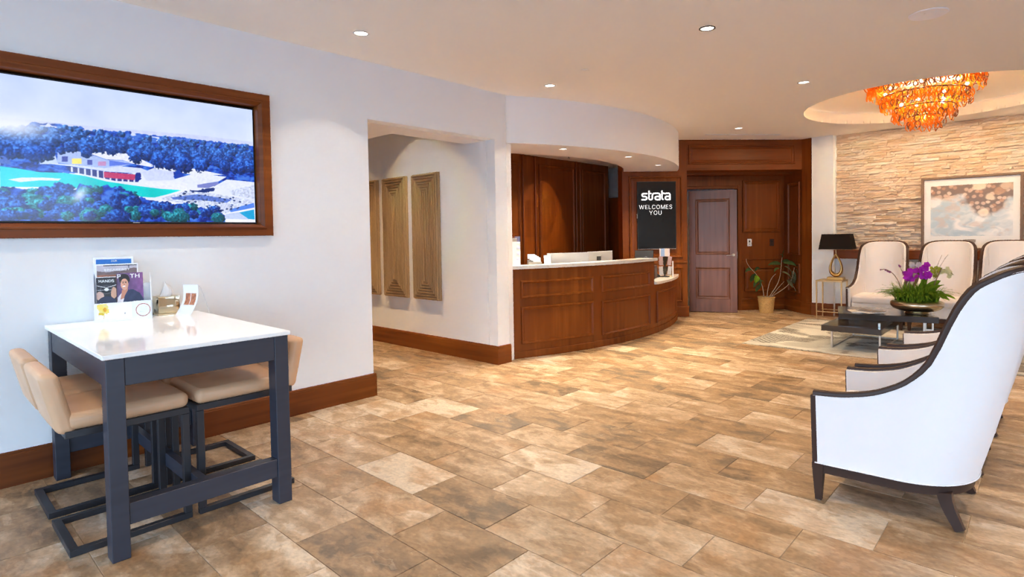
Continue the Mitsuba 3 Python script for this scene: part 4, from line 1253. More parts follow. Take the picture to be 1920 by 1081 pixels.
CT = 1.0885
M, w = upright((-4.860, 4.955), (-4.690, 5.105))
lh = thing('leaflet_holder', 'clear leaflet holder with grey brochures at the wall end of the reception counter', 'leaflet holder')
part(lh, 'back', moved(cat(bx(0, 0.165, 0.085, 0.088, 0.0, 0.345), bx(0, 0.165, 0.0, 0.085, 0.0, 0.003)), M @ mtx((0, 0, CT))), 'acrylic')
part(lh, 'side', moved(bx(0.0, 0.003, 0.0, 0.084, 0.0035, 0.20), M @ mtx((0, 0, CT))), 'acrylic')
part(lh, 'side', moved(bx(0.162, 0.165, 0.0, 0.084, 0.0035, 0.20), M @ mtx((0, 0, CT))), 'acrylic')
tl = thing('leaflets', 'grey brochures with a brown top edge standing in the clear holder on the reception counter', 'brochure')
part(tl, 'sheet', moved(bx(0.008, 0.125, 0.066, 0.081, 0.0045, 0.325), M @ mtx((0, 0, CT))), 'paper_grey')
part(tl, 'head', moved(bx(0.009, 0.124, 0.0645, 0.0655, 0.27, 0.322), M @ mtx((0, 0, CT))), 'taupe_grey')
wl_ = thing('white_leaflet', 'white folded leaflet standing at the front of the clear holder on the reception counter', 'leaflet')
part(wl_, 'front_leaf', moved(bx(0.045, 0.140, 0.0, 0.003, 0.0, 0.285), M @ mtx((0.028, -0.052, CT), rx=-9)), 'paper_white')
part(wl_, 'back_leaf', moved(bx(0.045, 0.140, 0.0, 0.003, 0.0, 0.285), M @ mtx((0.028, 0.045, CT), rx=9)), 'paper_white')
m, c = printed_sheet((0.095, -0.0006, 0.06), (0.04, 0, 0), (0, 0, 0.2), lambda S, Tt: np.stack([190 + 40 * np.sin(Tt * 9) ** 2, 196 + 40 * np.sin(Tt * 9) ** 2, 205 + 38 * np.sin(Tt * 9 + S) ** 2], -1), 8, 40)
part(wl_, 'print', moved(m, M @ mtx((0.028, -0.052, CT), rx=-9)), 'printed_matt', color=c)
M, w = upright((-4.705, 5.185), (-4.590, 5.355))
ch = thing('card_holder', 'dark holder with a tiered stack of white business cards on the reception counter', 'card holder')
part(ch, 'tray', moved(cat(bx(0.0, 0.165, 0.0, 0.10, 0.0, 0.030, 0.004), bx(0.0, 0.165, 0.055, 0.10, 0.0305, 0.055, 0.004)), M @ mtx((0, 0, CT))), 'taupe_grey')
for k in range(4):
    part(ch, 'card_stack', moved(bx(0.0, 0.095, 0.0, 0.012, 0.0, 0.055), M @ mtx((0.058 - 0.018 * k, 0.006 + 0.020 * k, CT + 0.0306 + 0.013 * k), rx=-14)), 'paper_white')
M, w = upright((-4.640, 5.395), (-4.588, 5.472))
sc = thing('small_sign', 'small white card with a grey oval emblem beside the business cards on the counter', 'sign')
part(sc, 'card', moved(bx(0.0, 0.088, 0.0, 0.003, 0.0, 0.105), M @ mtx((0, 0, CT), rx=-6)), 'paper_white')
e = np.linspace(0, 2 * np.pi, 37)
part(sc, 'emblem', moved(grid_mesh(np.stack([np.stack([0.044 + r * 0.024 * np.cos(e), 0 * e - 0.0008, 0.055 + r * 0.034 * np.sin(e)], -1) for r in (0.90, 1.0)])), M @ mtx((0, 0, CT), rx=-6)), 'ink_grey')
cr = thing('card_reader', 'small dark card reader on the counter in front of the right monitor', 'card reader')
part(cr, 'body', bx(-4.585, -4.535, 6.43, 6.47, CT, CT + 0.055, 0.006), 'dark_plastic')

# on the low counter
LCT = 0.7425
rk = thing('leaflet_rack', 'black revolving rack of pink and white leaflets on the lower counter', 'leaflet rack')
RK = np.array([-4.575, 8.285])
MR = np.eye(4)
MR[:2, 0], MR[:2, 1], MR[:3, 3] = RIGHT[:2] / np.linalg.norm(RIGHT[:2]), FWD[:2] / np.linalg.norm(FWD[:2]), (*RK, LCT)
part(rk, 'base', moved(lathe([(0, 0), (0.075, 0), (0.075, 0.010), (0.03, 0.018), (0.012, 0.022), (0, 0.022)], 28), MR), 'dark_plastic', smooth=40)
part(rk, 'post', moved(lathe([(0.011, 0.0225), (0.011, 0.33), (0, 0.33)], 14), MR), 'dark_plastic', smooth=40)
for zt in (0.040, 0.195):
    part(rk, 'pocket_core', moved(trimesh.convex.convex_hull(np.array([[sx * a, sy * b, z] for sx in (-1, 1) for sy in (-1, 1) for a, b, z in ((0.014, 0.013, zt), (0.052, 0.04, zt + 0.125))])), MR), 'black_gloss')
    for sx in (-1, 1):
        part(rk, 'tray', moved(bx(0.02 if sx > 0 else -0.095, 0.095 if sx > 0 else -0.02, -0.055, 0.0, zt - 0.004, zt, 0.001), MR), 'steel')
        part(rk, 'wire', moved(tube([(sx * 0.03, -0.058, zt + 0.05), (sx * 0.098, -0.058, zt + 0.05), (sx * 0.10, 0.02, zt + 0.05)], 0.002, 6), MR), 'steel')
for j, (sx, zt, mt, lb) in enumerate(((-1, 0.041, 'paper_white', 'white leaflet in the lower left pocket of the revolving rack'), (1, 0.041, 'paper_white', 'white leaflet in the lower right pocket of the revolving rack'), (-1, 0.196, 'paper_pink', 'pink leaflet in the upper left pocket of the revolving rack'), (1, 0.196, 'paper_pink', 'pink leaflet in the upper right pocket of the revolving rack'))):
    if 'paper_pink' not in scene:
        mat('paper_pink', base_color=rgb(0.70, 0.52, 0.50), roughness=0.6)
    own('rack_leaflet', moved(bx(-0.032, 0.032, -0.001, 0.001, 0.0, 0.135), MR @ mtx((sx * 0.063, -0.030, zt), ry=sx * 5, rx=10)), mt, lb, 'leaflet', group='leaflets in the revolving rack')
tp = thing('rack_header', 'pale blue header card on top of the revolving leaflet rack', 'header card')
m, c = printed_sheet((-0.082, -0.002, 0.325), (0.164, 0, 0), (0, 0, 0.13), lambda S, Tt: np.where(((S < 0.12) | (S > 0.8))[..., None], np.array([232, 222, 228]), np.stack([150 + 90 * (S > .5), 178 + 50 * (S > .5), 222 + 0 * S], -1)), 20, 12)
part(tp, 'card', moved(bx(-0.082, 0.082, -0.0014, 0.0014, 0.331, 0.455), MR), 'paper_white')
part(tp, 'print', moved(m, MR @ mtx((0, 0, 0.003))), 'printed_matt', color=c)
sn = thing('telephone', 'dark desk telephone on the lower counter beside the revolving rack', 'telephone')
MT = MR @ mtx((-0.165, 0.02, 0), rz=25)
part(sn, 'base', moved(trimesh.convex.convex_hull(np.array([[x, y, z] for x in (-0.06, 0.06) for y, z in ((-0.08, 0), (-0.08, 0.025), (0.08, 0), (0.08, 0.085))])), MT), 'dark_plastic')
part(sn, 'handset', moved(tube(curve([(-0.04, -0.07, 0.05), (-0.045, -0.03, 0.085), (-0.045, 0.03, 0.115), (-0.04, 0.075, 0.11)], 12), [0.016, 0.016] + [0.010] * 8 + [0.016, 0.016], 8), MT), 'black_gloss', smooth=True)
part(sn, 'cord', moved(tube([(-0.05 + 0.012 * math.cos(t * 2.6), -0.09 - 0.004 * t, 0.014 + 0.010 * math.sin(t * 2.6)) for t in np.linspace(0, 14, 90)], 0.0022, 5), MT), 'dark_plastic')
wc = thing('white_stand_card', 'tall narrow cream card standing at the right side of the leaflet rack', 'card')
part(wc, 'sheet', moved(bx(0.118, 0.142, -0.004, 0.004, 0.0005, 0.255, 0.002), MR), 'paper_white')
gp = thing('dried_arrangement', 'low bowl of golden dried leaves at the far end of the lower counter', 'dried flowers')
GB = np.array([-4.735, 8.75, LCT])
part(gp, 'bowl', moved(lathe([(0, 0), (0.035, 0), (0.055, 0.025), (0.060, 0.045), (0.056, 0.045), (0.050, 0.027), (0, 0.010)], 24), mtx(GB)), 'brass', smooth=40)
mat('dried_gold', base_color=rgb(0.62, 0.36, 0.10), roughness=0.6)
r_ = np.random.default_rng(21)
lv = []
for k in range(34):
    az, el, L = r_.uniform(0, 2 * np.pi), r_.uniform(0.15, 1.25), r_.uniform(0.07, 0.14)
    d = np.array([math.cos(az) * math.cos(el), math.sin(az) * math.cos(el), math.sin(el)])
    sd = np.cross(d, [0, 0, 1.0])
    sd /= np.linalg.norm(sd)
    b = GB + [0, 0, 0.035]
    tt = np.linspace(0, 1, 6)
    wd = 0.016 * np.sin(np.pi * tt) ** 0.8
    cl = b + d * (tt * L)[:, None] - np.array([0, 0, 1]) * (0.03 * tt ** 2)[:, None]
    lv.append(grid_mesh(np.stack([cl - sd * wd[:, None], cl + sd * wd[:, None] + [0, 0, 0.003]], 1)))
part(gp, 'dried_leaves', cat(lv), 'dried_gold', kind='stuff')

# ------------------------------------------------------------------ welcome screen
ws = thing('welcome_screen', 'black upright screen reading strata WELCOMES YOU on the cherry pier', 'sign screen')
part(ws, 'housing', dbox(-0.785, -0.115, -0.058, -0.026, 1.175, 2.322), 'dark_plastic')
part(ws, 'glass', dbox(-0.778, -0.122, -0.0605, -0.0585, 1.183, 2.315), 'black_screen')
part(ws, 'bottom_edge', dbox(-0.785, -0.115, -0.0600, -0.0586, 1.1752, 1.1812), 'silver_plastic')
part(ws, 'side_sticker', dbox(-0.792, -0.7855, -0.055, -0.035, 1.70, 1.78), 'paper_white')


def arc2(cx, cy, r, a0, a1, n=9):
    return [(cx + r * math.cos(math.radians(t)), cy + r * math.sin(math.radians(t))) for t in np.linspace(a0, a1, n)]


from shapely.geometry import LineString
strokes = [
    [(437, 165)] + [(362, 165)] + arc2(357, 128, 36, 90, 270) + [(400, 92)] + arc2(400, 54, 37, 90, -90) + [(318, 16)],
    [(494, 222), (490, 62)] + arc2(530, 56, 40, 180, 270) + arc2(536, 56, 40, 270, 360) + [(576, 120)] + arc2(622, 126, 42, 180, 90) + arc2(722, 125, 43, 90, 0) + [(765, 16)],
    [(494, 168), (540, 168)],
    [(765, 92), (684, 92)] + arc2(684, 54, 38, 90, 270) + [(765, 16)],
    [(819, 222), (815, 62)] + arc2(855, 56, 40, 180, 250),
    [(819, 168), (868, 168)],
    [(900, 160), (940, 168)] + arc2(976, 125, 43, 90, 0) + [(1019, 16)],
    [(1019, 92), (938, 92)] + arc2(938, 54, 38, 90, 270) + [(1019, 16)]]
logo = unary_union([LineString(s).buffer(21, 6) for s in strokes]).simplify(0.6)
lm_ = extrude(logo, 0, 2.0)
k_ = 0.000692
v = lm_.vertices.copy()
lm_.vertices = np.array([on_d(-0.718 + (x - 298) * k_, -0.0606 - z * k_, 2.003 + (y + 5) * k_) for x, y, z in v])
part(ws, 'lettering', lm_, 'sign_white')
TS = []
for word, h, u0, u1, zb in (('WELCOMES', 0.070, -0.757, -0.182, 1.858), ('YOU', 0.070, -0.582, -0.369, 1.760)):
    gl = [meshkit.text_mesh(chh, h, 0.0014) for chh in word]
    ws_ = [g.vertices[:, 0].max() - g.vertices[:, 0].min() for g in gl]
    gap = (u1 - u0 - sum(ws_)) / (len(gl) - 1)
    x = u0
    for g, wd in zip(gl, ws_):
        v = g.vertices.copy()
        v[:, 0] += x - v[:, 0].min()
        g.vertices = np.array([on_d(a_, -0.0606 - c_, zb + b_) for a_, b_, c_ in v])
        TS.append(g)
        x += wd + gap
key = part(ws, 'lettering', cat(TS), 'sign_white')
for k in [k for k in scene if k.startswith(ws + '__lettering')]:
    scene[k]['emitter'] = {'type': 'area', 'radiance': rgb(*(0.92 / 2.0 ** exposure * c for c in (1, 1, 1.02))), 'sampling_weight': 0.1}

# ------------------------------------------------------------------ the door that stands ajar
HG, FE = on_d(0.345, 0.585), on_d(1.095, 0.245)
ds = (FE - HG) / np.linalg.norm(FE - HG)
dn = np.array([ds[1], -ds[0], 0.0])
DW, DH = float(np.linalg.norm(FE - HG)), 2.200
door = thing('door_1', 'dark wooden two panel door with a lever handle, standing ajar', 'door', kind='structure')
MD = np.eye(4)
MD[:3, 0], MD[:3, 1], MD[:3, 3] = ds, -dn, HG
part(door, 'leaf', moved(cat(bx(0, DW, 0.006, 0.044, 0.010, DH, 0.001)), MD), 'door_wood')
fdoor = plane_map(HG - dn * 0.006, ds, dn)
SKIN = [(0, 0), (0, 0.0105), (0.0015, 0.012)]
for s0, s1, z0, z1, nm in ((0, 0.112, 0.010, DH, 'stile'), (DW - 0.120, DW, 0.010, DH, 'stile'), (0.1122, DW - 0.1202, 0.010, 0.245, 'rail'), (0.1122, DW - 0.1202, 0.815, 1.045, 'rail'), (0.1122, DW - 0.1202, 2.045, DH, 'rail')):
    part(door, nm, raised(fdoor, s0, s1, z0, z1, SKIN), 'door_wood')
for z0, z1 in ((0.2452, 0.8148), (1.0452, 2.0448)):
    part(door, 'panel', raised(fdoor, 0.1122, DW - 0.1202, z0, z1, [(0, 0.012), (0.006, 0.014), (0.014, 0.010), (0.022, 0.003), (0.03, 0.002), (0.055, 0.008)]), 'door_wood')
hz = 1.035
hc = np.array([DW - 0.062, 0.0, hz])
lever = cat(moved(lathe([(0, 0), (0.028, 0), (0.028, 0.006), (0.022, 0.010), (0.010, 0.012), (0.010, 0.045), (0, 0.045)], 24), mtx(hc, rx=90)),
            tube(curve([(DW - 0.062, -0.040, hz), (DW - 0.085, -0.047, hz), (DW - 0.13, -0.046, hz - 0.002), (DW - 0.178, -0.040, hz - 0.006)], 12), np.linspace(0.010, 0.007, 12), 10))
lh_ = part(door, 'handle', moved(lever, MD), 'steel', smooth=40, label='brushed steel lever handle')
part(door, 'inside_handle', moved(cat(moved(lathe([(0, 0), (0.028, 0), (0.028, 0.006), (0.010, 0.012), (0.010, 0.045), (0, 0.045)], 20), mtx((DW - 0.062, 0.0445, hz), rx=-90)), tube([(DW - 0.062, 0.085, hz), (DW - 0.12, 0.09, hz), (DW - 0.175, 0.085, hz)], 0.008, 8)), MD), 'steel', smooth=40)
part(door, 'latch_plate', moved(bx(DW + 0.0002, DW + 0.0018, 0.014, 0.036, hz - 0.06, hz + 0.06), MD), 'steel')

# switches on the recess wall
def plate(name, u, z, w, h, bsdf, label, key2, cat_):
    k = thing(name, label, cat_)
    P = plane_map(on_d(0, 0.599), UD, ND)
    part(k, 'plate', raised(P, u - w / 2, u + w / 2, z - h / 2, z + h / 2, [(0, 0), (0, .004), (.002, .006)]), bsdf)
    part(k, 'toggle', raised(P, u - 0.012, u + 0.012, z + 0.004, z + 0.038, [(0, .006), (0, .010), (.002, .012)]), key2)
    part(k, 'keyhole', raised(P, u - 0.008, u + 0.008, z - 0.036, z - 0.020, [(0, .006), (.001, .008)]), key2)


plate('access_reader', 1.49, 1.247, 0.082, 0.135, 'paper_white', 'white access control plate on the cherry wall beside the door', 'ink_black', 'access reader')
plate('light_switch', 1.918, 1.24, 0.082, 0.13, 'espresso_wood', 'dark brown light switch on the cherry wall of the door recess', 'ink_black', 'light switch')

# ------------------------------------------------------------------ carved panels in the corridor
cm = plane_map((0, 4.5035, 0), (1, 0, 0), (0, -1, 0))
prof = [(0, 0), (0, 0.030), (0.006, 0.036)]
n_ = 7
for x0, x1, lab in ((-6.062, -5.540, 'tall carved wooden panel on the corridor wall, nearest the lobby'), (-6.722, -6.200, 'tall carved wooden panel, middle one on the corridor wall'), (-7.382, -6.860, 'tall carved wooden panel on the corridor wall, partly hidden by the wall edge')):
    k = thing('carved_panel', lab, 'wall art', 'carved wooden panels on the corridor wall')
    part(k, 'board', raised(cm, x0, x1, 0.655, 2.240, prof[:3] + [(0.012, 0.036)]), 'carved_wood')
    # the ribs: four mitred sides of each step
    for side in range(4):
        bars = []
        for j in range(n_):
            i0 = 0.012 + j * 0.0345
            dz = 0.0365
            b4 = frame_bars(cm, x0 + i0, x1 - i0, 0.655 + i0 * 1.0, 2.240 - i0 * 1.0, [(0, dz), (0.002, dz + 0.020), (0.012, dz + 0.024), (0.018, dz + 0.018), (0.020, dz)])
            bars.append(b4[side])
        part(k, 'ribs', cat(bars), 'carved_wood')

# ------------------------------------------------------------------ framed picture on the stone wall
fm = plane_map((0, YB - 0.030, 0), (1, 0, 0), (0, -1, 0))
pf = thing('framed_picture', 'large framed watercolour of river pebbles with a white mount, above the far armchairs', 'picture')
PX0, PX1, PZ0, PZ1 = -1.470, -0.280, 1.1185, 2.218
for m in frame_bars(fm, PX0, PX1, PZ0, PZ1, [(0, 0), (0, 0.030), (0.004, 0.034), (0.028, 0.034), (0.034, 0.028), (0.036, 0.010)]):
    part(pf, 'frame', m, 'taupe_grey' if False else 'walnut_frame') if 'walnut_frame' in scene else (mat('walnut_frame', base_color=rgb(0.16, 0.10, 0.065), roughness=0.45), part(pf, 'frame', m, 'walnut_frame'))
part(pf, 'mount', raised(fm, PX0 + 0.034, PX1 - 0.034, PZ0 + 0.034, PZ1 - 0.034, [(0, 0.008), (0.001, 0.010)]), 'paper_white')
part(pf, 'print', raised(fm, -1.351, -0.391, 1.330, 2.085, [(0, 0.0102), (0.001, 0.0112)]), 'pebble_print')
part(pf, 'title_plate', raised(fm, -0.952, -0.808, 1.233, 1.281, [(0, 0.0102), (0.001, 0.013)]), 'taupe_grey')

# ------------------------------------------------------------------ rug and armchairs
own('rug', bx(-2.95, 0.05, 7.32, 10.07, -0.0005, 0.004, 0.0015), 'feather_rug', 'ivory area rug with charcoal feather pattern under the coffee table', 'rug')

ZTAB = np.array([(0, .573), (.11, .578), (.256, .604), (.394, .665), (.46, .718), (.523, .795), (.563, .885), (.626, 1.047), (.70, 1.164), (.75, 1.198), (.80, 1.225), (.86, 1.245), (.90, 1.252)])
from scipy.interpolate import PchipInterpolator
RAILZ = PchipInterpolator(ZTAB[:, 0], ZTAB[:, 1])


def upath(t, u0, v0, u1, v1, ur, ex):
    """Plan of the shell: t from -1 (one front corner) over 0 (back) to 1; straight sides, then a super-ellipse."""
    t = np.asarray(t, float)
    s = np.abs(t)
    sg = np.sign(t) + (t == 0)
    k = 0.55
    st_ = s >= k
    f = np.where(st_, (1 - s) / (1 - k), 1.0)
    us, vs = u0 + (u1 - u0) * f, v0 + (v1 - v0) * f
    th = np.clip(s / k, 0, 1) * np.pi / 2
    ue = u1 + (ur - u1) * np.abs(np.cos(th)) ** (2 / ex)
    ve = v1 * np.abs(np.sin(th)) ** (2 / ex)
    return np.where(st_, us, ue), sg * np.where(st_, vs, ve)


def shell_pt(t, z, inset=0.0):
    """Outer shell of the armchair at path t and height z; inset moves it inward."""
    b = upath(t, 0.022, 0.362 - inset, 0.36, 0.345 - inset, 0.690 - inset * 1.2, 2.15)
    p = upath(t, -0.002, 0.375 - inset, 0.50, 0.352 - inset, 0.905 - inset * 1.2, 2.5)
    f = (z - 0.2) / 1.05
    bow = 0.022 * np.sin(np.clip(f, 0, 1) * np.pi) * (1 - np.abs(t)) ** 0.7
    return np.stack([b[0] + (p[0] - b[0]) * f + bow, b[1] + (p[1] - b[1]) * f, z + 0 * b[0]], -1)


def rail_z(t):
    z = np.full(np.shape(t), 0.8)
    for _ in range(40):
        u = shell_pt(t, z)[..., 0]
        z = 0.5 * z + 0.5 * RAILZ(np.clip(u, 0, 0.9))
    return z


def chair_parts():
    out = []
    t = np.linspace(-1, 1, 91)
    zr = rail_z(t)
    H = np.linspace(0, 1, 15)
    P = np.stack([shell_pt(t, 0.2 + (zr - 0.2) * h) for h in H], 1)
    out.append(('outer_shell', mikit.ply(grid_mesh(P), 'ivory_leather', smooth=True), None))
    Q = np.stack([shell_pt(t, 0.34 + (zr - 0.34) * h, 0.058 + 0.018 * np.sin(np.pi * h) * (1 - np.abs(t) ** 4)) for h in H], 1)
    top = np.stack([shell_pt(t, zr), shell_pt(t, zr + 0.004, 0.03), shell_pt(t, zr, 0.058)], 1)
    fro = [np.stack([np.stack([shell_pt(np.array(tt), z, i) for i in (0.0, 0.03, 0.058)]) for z in np.linspace(0.2, 0.573, 8)]) for tt in (-1.0, 1.0)]
    out.append(('inner_shell', mikit.ply(cat(grid_mesh(Q), grid_mesh(top), *[grid_mesh(f) for f in fro]), 'ivory_leather', smooth=40), None))
    # seams of the inner back: two upright welts
    for sg in (-1, 1):
        zs = np.linspace(0.47, 1.17, 14)
        pts = [shell_pt(np.array(sg * (0.33 + 0.06 * (z - 0.47))), z, 0.070) for z in zs]
        out.append(('back_seam', mikit.ply(tube(pts, 0.0035, 5), 'ivory_leather', smooth=True), None))
    tt = np.linspace(-1, 1, 101)
    zz_ = rail_z(tt)
    post_a = [shell_pt(np.array(-1.0), z, 0.012) for z in np.linspace(0.20, 0.565, 5)]
    post_b = [shell_pt(np.array(1.0), z, 0.012) for z in np.linspace(0.565, 0.20, 5)]
    rail = np.array([shell_pt(np.array(a_), b_, 0.016) + [0, 0, 0.004] for a_, b_ in zip(tt, zz_)])
    nrm = np.array([shell_pt(np.array(a_), b_, 0.0) - shell_pt(np.array(a_), b_, 0.03) for a_, b_ in zip(tt, zz_)])
    # the rail is a flat band: sweep a rounded rectangle with its width across the shell
    tg = np.gradient(rail, axis=0)
    tg /= np.linalg.norm(tg, axis=1, keepdims=True)
    nr_ = nrm - tg * (nrm * tg).sum(1, keepdims=True)
    nr_ /= np.linalg.norm(nr_, axis=1, keepdims=True)
    bn = np.cross(tg, nr_)
    sec = [(0.019, -0.010), (0.019, 0.006), (0.013, 0.013), (-0.013, 0.013), (-0.019, 0.006), (-0.019, -0.010)]
    R_ = np.stack([rail + nr_ * a_ + bn * b_ * np.sign(bn[50, 2] + 1e-9) for a_, b_ in sec + sec[:1]], 1)
    out.append(('frame_rail', mikit.ply(grid_mesh(R_), 'espresso_wood', smooth=40), 'dark wooden rail along the arms and back'))
    for p_ in (post_a, post_b):
        out.append(('front_post', mikit.ply(tube(p_, 0.0125, 4, square=True, up=[1, 0, 0], ry=0.0125), 'espresso_wood'), None))
    base = np.array([shell_pt(np.array(a_), 0.18, 0.010) for a_ in tt])
    base[:, 2] = 0.178
    ring_ = np.vstack([base, base[:1]])
    inner_ = ring_.copy()
    cen = np.array([0.33, 0, 0.178])
    inner_ = ring_ + (cen - ring_) / np.linalg.norm(cen - ring_, axis=1, keepdims=True) * 0.045
    z0_, z1_ = np.array([0, 0, -0.026]), np.array([0, 0, 0.024])
    bb = np.stack([ring_ + z0_, ring_ + z1_, inner_ + z1_, inner_ + z0_, ring_ + z0_], 1)
    out.append(('base_rail', mikit.ply(grid_mesh(bb), 'espresso_wood', smooth=35), 'dark wooden base rail'))
    out.append(('piping', mikit.ply(tube(np.array([shell_pt(np.array(a_), 0.205, -0.002) for a_ in tt]), 0.004, 6), 'ivory_leather', smooth=True), None))
    fb_ = cushion(0.040, 0.600, 0.165, 0.018, n=3, k=4)
    out.append(('seat_front', mikit.ply(moved(fb_, mtx((0.045, 0, 0.284))), 'ivory_leather', smooth=True), None))
    seat = cushion(0.60, 0.590, 0.125, 0.040, n=4, k=8, puff=0.018)
    out.append(('seat_cushion', mikit.ply(moved(seat, mtx((0.318, 0, 0.405))), 'ivory_leather', smooth=True), None))
    out.append(('seat_deck', mikit.ply(extrude(Polygon([(0.07, -0.30), (0.40, -0.30), (0.58, -0.16), (0.62, 0.0), (0.58, 0.16), (0.40, 0.30), (0.07, 0.30)]), 0.2, 0.342), 'ivory_leather'), None))
    for sg in (-1, 1):
        f = trimesh.convex.convex_hull(np.array([[0.006 + a_ * 0.056, sg * 0.362 - sg * b_ * 0.056, 0.201] for a_ in (0, 1) for b_ in (0, 1)] + [[0.020 + a_ * 0.030, sg * 0.352 - sg * b_ * 0.030, 0.004] for a_ in (0, 1) for b_ in (0, 1)]))
        out.append(('front_leg', mikit.ply(f, 'espresso_wood'), None))
        out.append(('front_leg__glide', mikit.ply(moved(lathe([(0, 0), (0.011, 0), (0.011, 0.0038), (0, 0.0038)], 12), mtx((0.035, sg * 0.337, 0))), 'steel'), None))
        r = tube(curve([(0.575, sg * 0.245, 0.165), (0.592, sg * 0.252, 0.10), (0.618, sg * 0.262, 0.045), (0.640, sg * 0.270, 0.004)], 9), np.linspace(0.030, 0.019, 9), 4, square=True, up=[0, 1, 0])
        out.append(('rear_leg', mikit.ply(r, 'espresso_wood', smooth=30), None))
    return out


ARM = chair_parts()


def armchair(M, label, group):
    k = thing('armchair', label, 'armchair', group)
    n = {}
    for sub, d, lab in ARM:
        if '__' in sub:
            a_, b_ = sub.split('__')
            i = n[a_] - 1
            key = k + '__' + a_ + (f'_{i:03d}' if i else '') + '__' + b_
        else:
            i = n.get(sub, 0)
            n[sub] = i + 1
            key = k + '__' + sub + (f'_{i:03d}' if i else '')
        scene[key] = {**d, 'to_world': M}
        if lab:
            labels[key] = {'label': lab}
    return k


G1, G2 = 'ivory armchairs in the near row', 'ivory armchairs along the stone wall'
armchair(T().translate([-0.945, 3.631, 0]), 'ivory leather armchair closest to the camera, its whole side and dark rail in view', G1)
armchair(T().translate([-0.932, 4.462, 0]), 'ivory leather armchair directly behind the closest one, only its arms and rear legs showing', G1)
armchair(T().translate([-0.912, 5.318, 0]), 'ivory leather armchair farthest from the camera in the near row, beside the rug', G1)
armchair(T().translate([-1.900, 9.56, 0.0042]).rotate([0, 0, 1], 90), 'ivory leather armchair beside the table lamp in front of the stone wall', G2)
armchair(T().translate([-1.135, 9.55, 0.0042]).rotate([0, 0, 1], 86), 'ivory leather armchair behind the orchid bowl, middle of the row by the stone wall', G2)
armchair(T().translate([-0.385, 9.55, 0.0042]).rotate([0, 0, 1], 90), 'ivory leather armchair at the right picture edge, under the right half of the framed picture', G2)

# ------------------------------------------------------------------ coffee table
ct = thing('coffee_table', 'two tier black lacquer coffee table with slim steel legs on the rug', 'coffee table')
LX0, LX1, LY0, LY1 = -2.070, -1.430, 7.595, 8.82
part(ct, 'lower_top', bx(LX0, LX1, LY0, LY1, 0.222, 0.290, 0.002), 'espresso_lacquer')
CA = math.radians(14.6)
ex_, ey_ = np.array([math.cos(CA), math.sin(CA)]), np.array([-math.sin(CA), math.cos(CA)])
UA = np.array([-1.958, 7.925])


def up(a_, b_):
    return UA + ex_ * a_ + ey_ * b_


MU = np.eye(4)
MU[:2, 0], MU[:2, 1], MU[:2, 3] = ex_, ey_, UA
part(ct, 'upper_top', moved(bx(0, 1.035, 0, 0.78, 0.332, 0.404, 0.002), MU), 'espresso_lacquer')
for x in (LX0 + 0.085, LX1 - 0.040):
    part(ct, 'leg', bx(x - 0.010, x + 0.010, 7.718, 7.738, 0.0195, 0.2215, 0.001), 'steel')
    part(ct, 'leg', bx(x - 0.010, x + 0.010, LY1 - 0.045, LY1 - 0.025, 0.0195, 0.2215, 0.001), 'steel')
    part(ct, 'floor_rail', bx(x - 0.010, x + 0.010, 7.718, LY1 - 0.025, 0.0045, 0.019, 0.001), 'steel')
part(ct, 'floor_rail', bx(LX0 + 0.0955, LX1 - 0.0505, LY1 - 0.043, LY1 - 0.027, 0.0045, 0.019, 0.001), 'steel')
part(ct, 'spacer', bx(-1.508, -1.485, 7.83, 7.853, 0.2905, 0.3315, 0.001), 'steel')
part(ct, 'spacer', bx(-1.92, -1.90, 8.62, 8.64, 0.2905, 0.3315, 0.001), 'steel')
for a_, b_ in ((0.90, 0.09), (0.98, 0.62), (0.985, 0.085)):
    part(ct, 'leg', moved(bx(a_ - 0.010, a_ + 0.010, b_ - 0.010, b_ + 0.010, 0.0045, 0.3315, 0.001), MU), 'steel')
part(ct, 'cross_rail', moved(bx(0.9105, 0.9745, 0.078, 0.092, 0.23, 0.25, 0.001), MU), 'steel')
# reading matter on the upper top
TT = 0.4045
mat('cover_dark', base_color=rgb(0.06, 0.045, 0.04), roughness=0.4)
mat('cover_beige', base_color=rgb(0.58, 0.52, 0.45), roughness=0.5)


def book(name, x, y, rz, w, d, z0, th, cover, label, cat_='magazine'):
    k = thing(name, label, cat_, 'magazines on the coffee table')
    M_ = mtx((x, y, z0), rz=rz)
    part(k, 'pages', moved(bx(-w / 2 + .002, w / 2 - .002, -d / 2 + .002, d / 2 - .002, 0.0012, th - 0.0012), M_), 'paper_white')
    part(k, 'cover', moved(cat(bx(-w / 2, w / 2, -d / 2, d / 2, 0, 0.0011), bx(-w / 2, w / 2, -d / 2, d / 2, th - 0.0011, th)), M_), cover)


book('coffee_table_magazine', -1.800, 8.235, 24, 0.21, 0.28, TT, 0.007, 'cover_beige', 'white magazine lying leftmost on the coffee table')
book('coffee_table_magazine', -1.690, 8.180, 52, 0.21, 0.28, TT + 0.0072, 0.007, 'cover_beige', 'beige magazine lying across the white one on the coffee table')
book('coffee_table_magazine', -1.665, 8.235, 70, 0.20, 0.27, TT + 0.0145, 0.006, 'cover_dark', 'dark covered magazine on top of the fanned magazines on the coffee table')

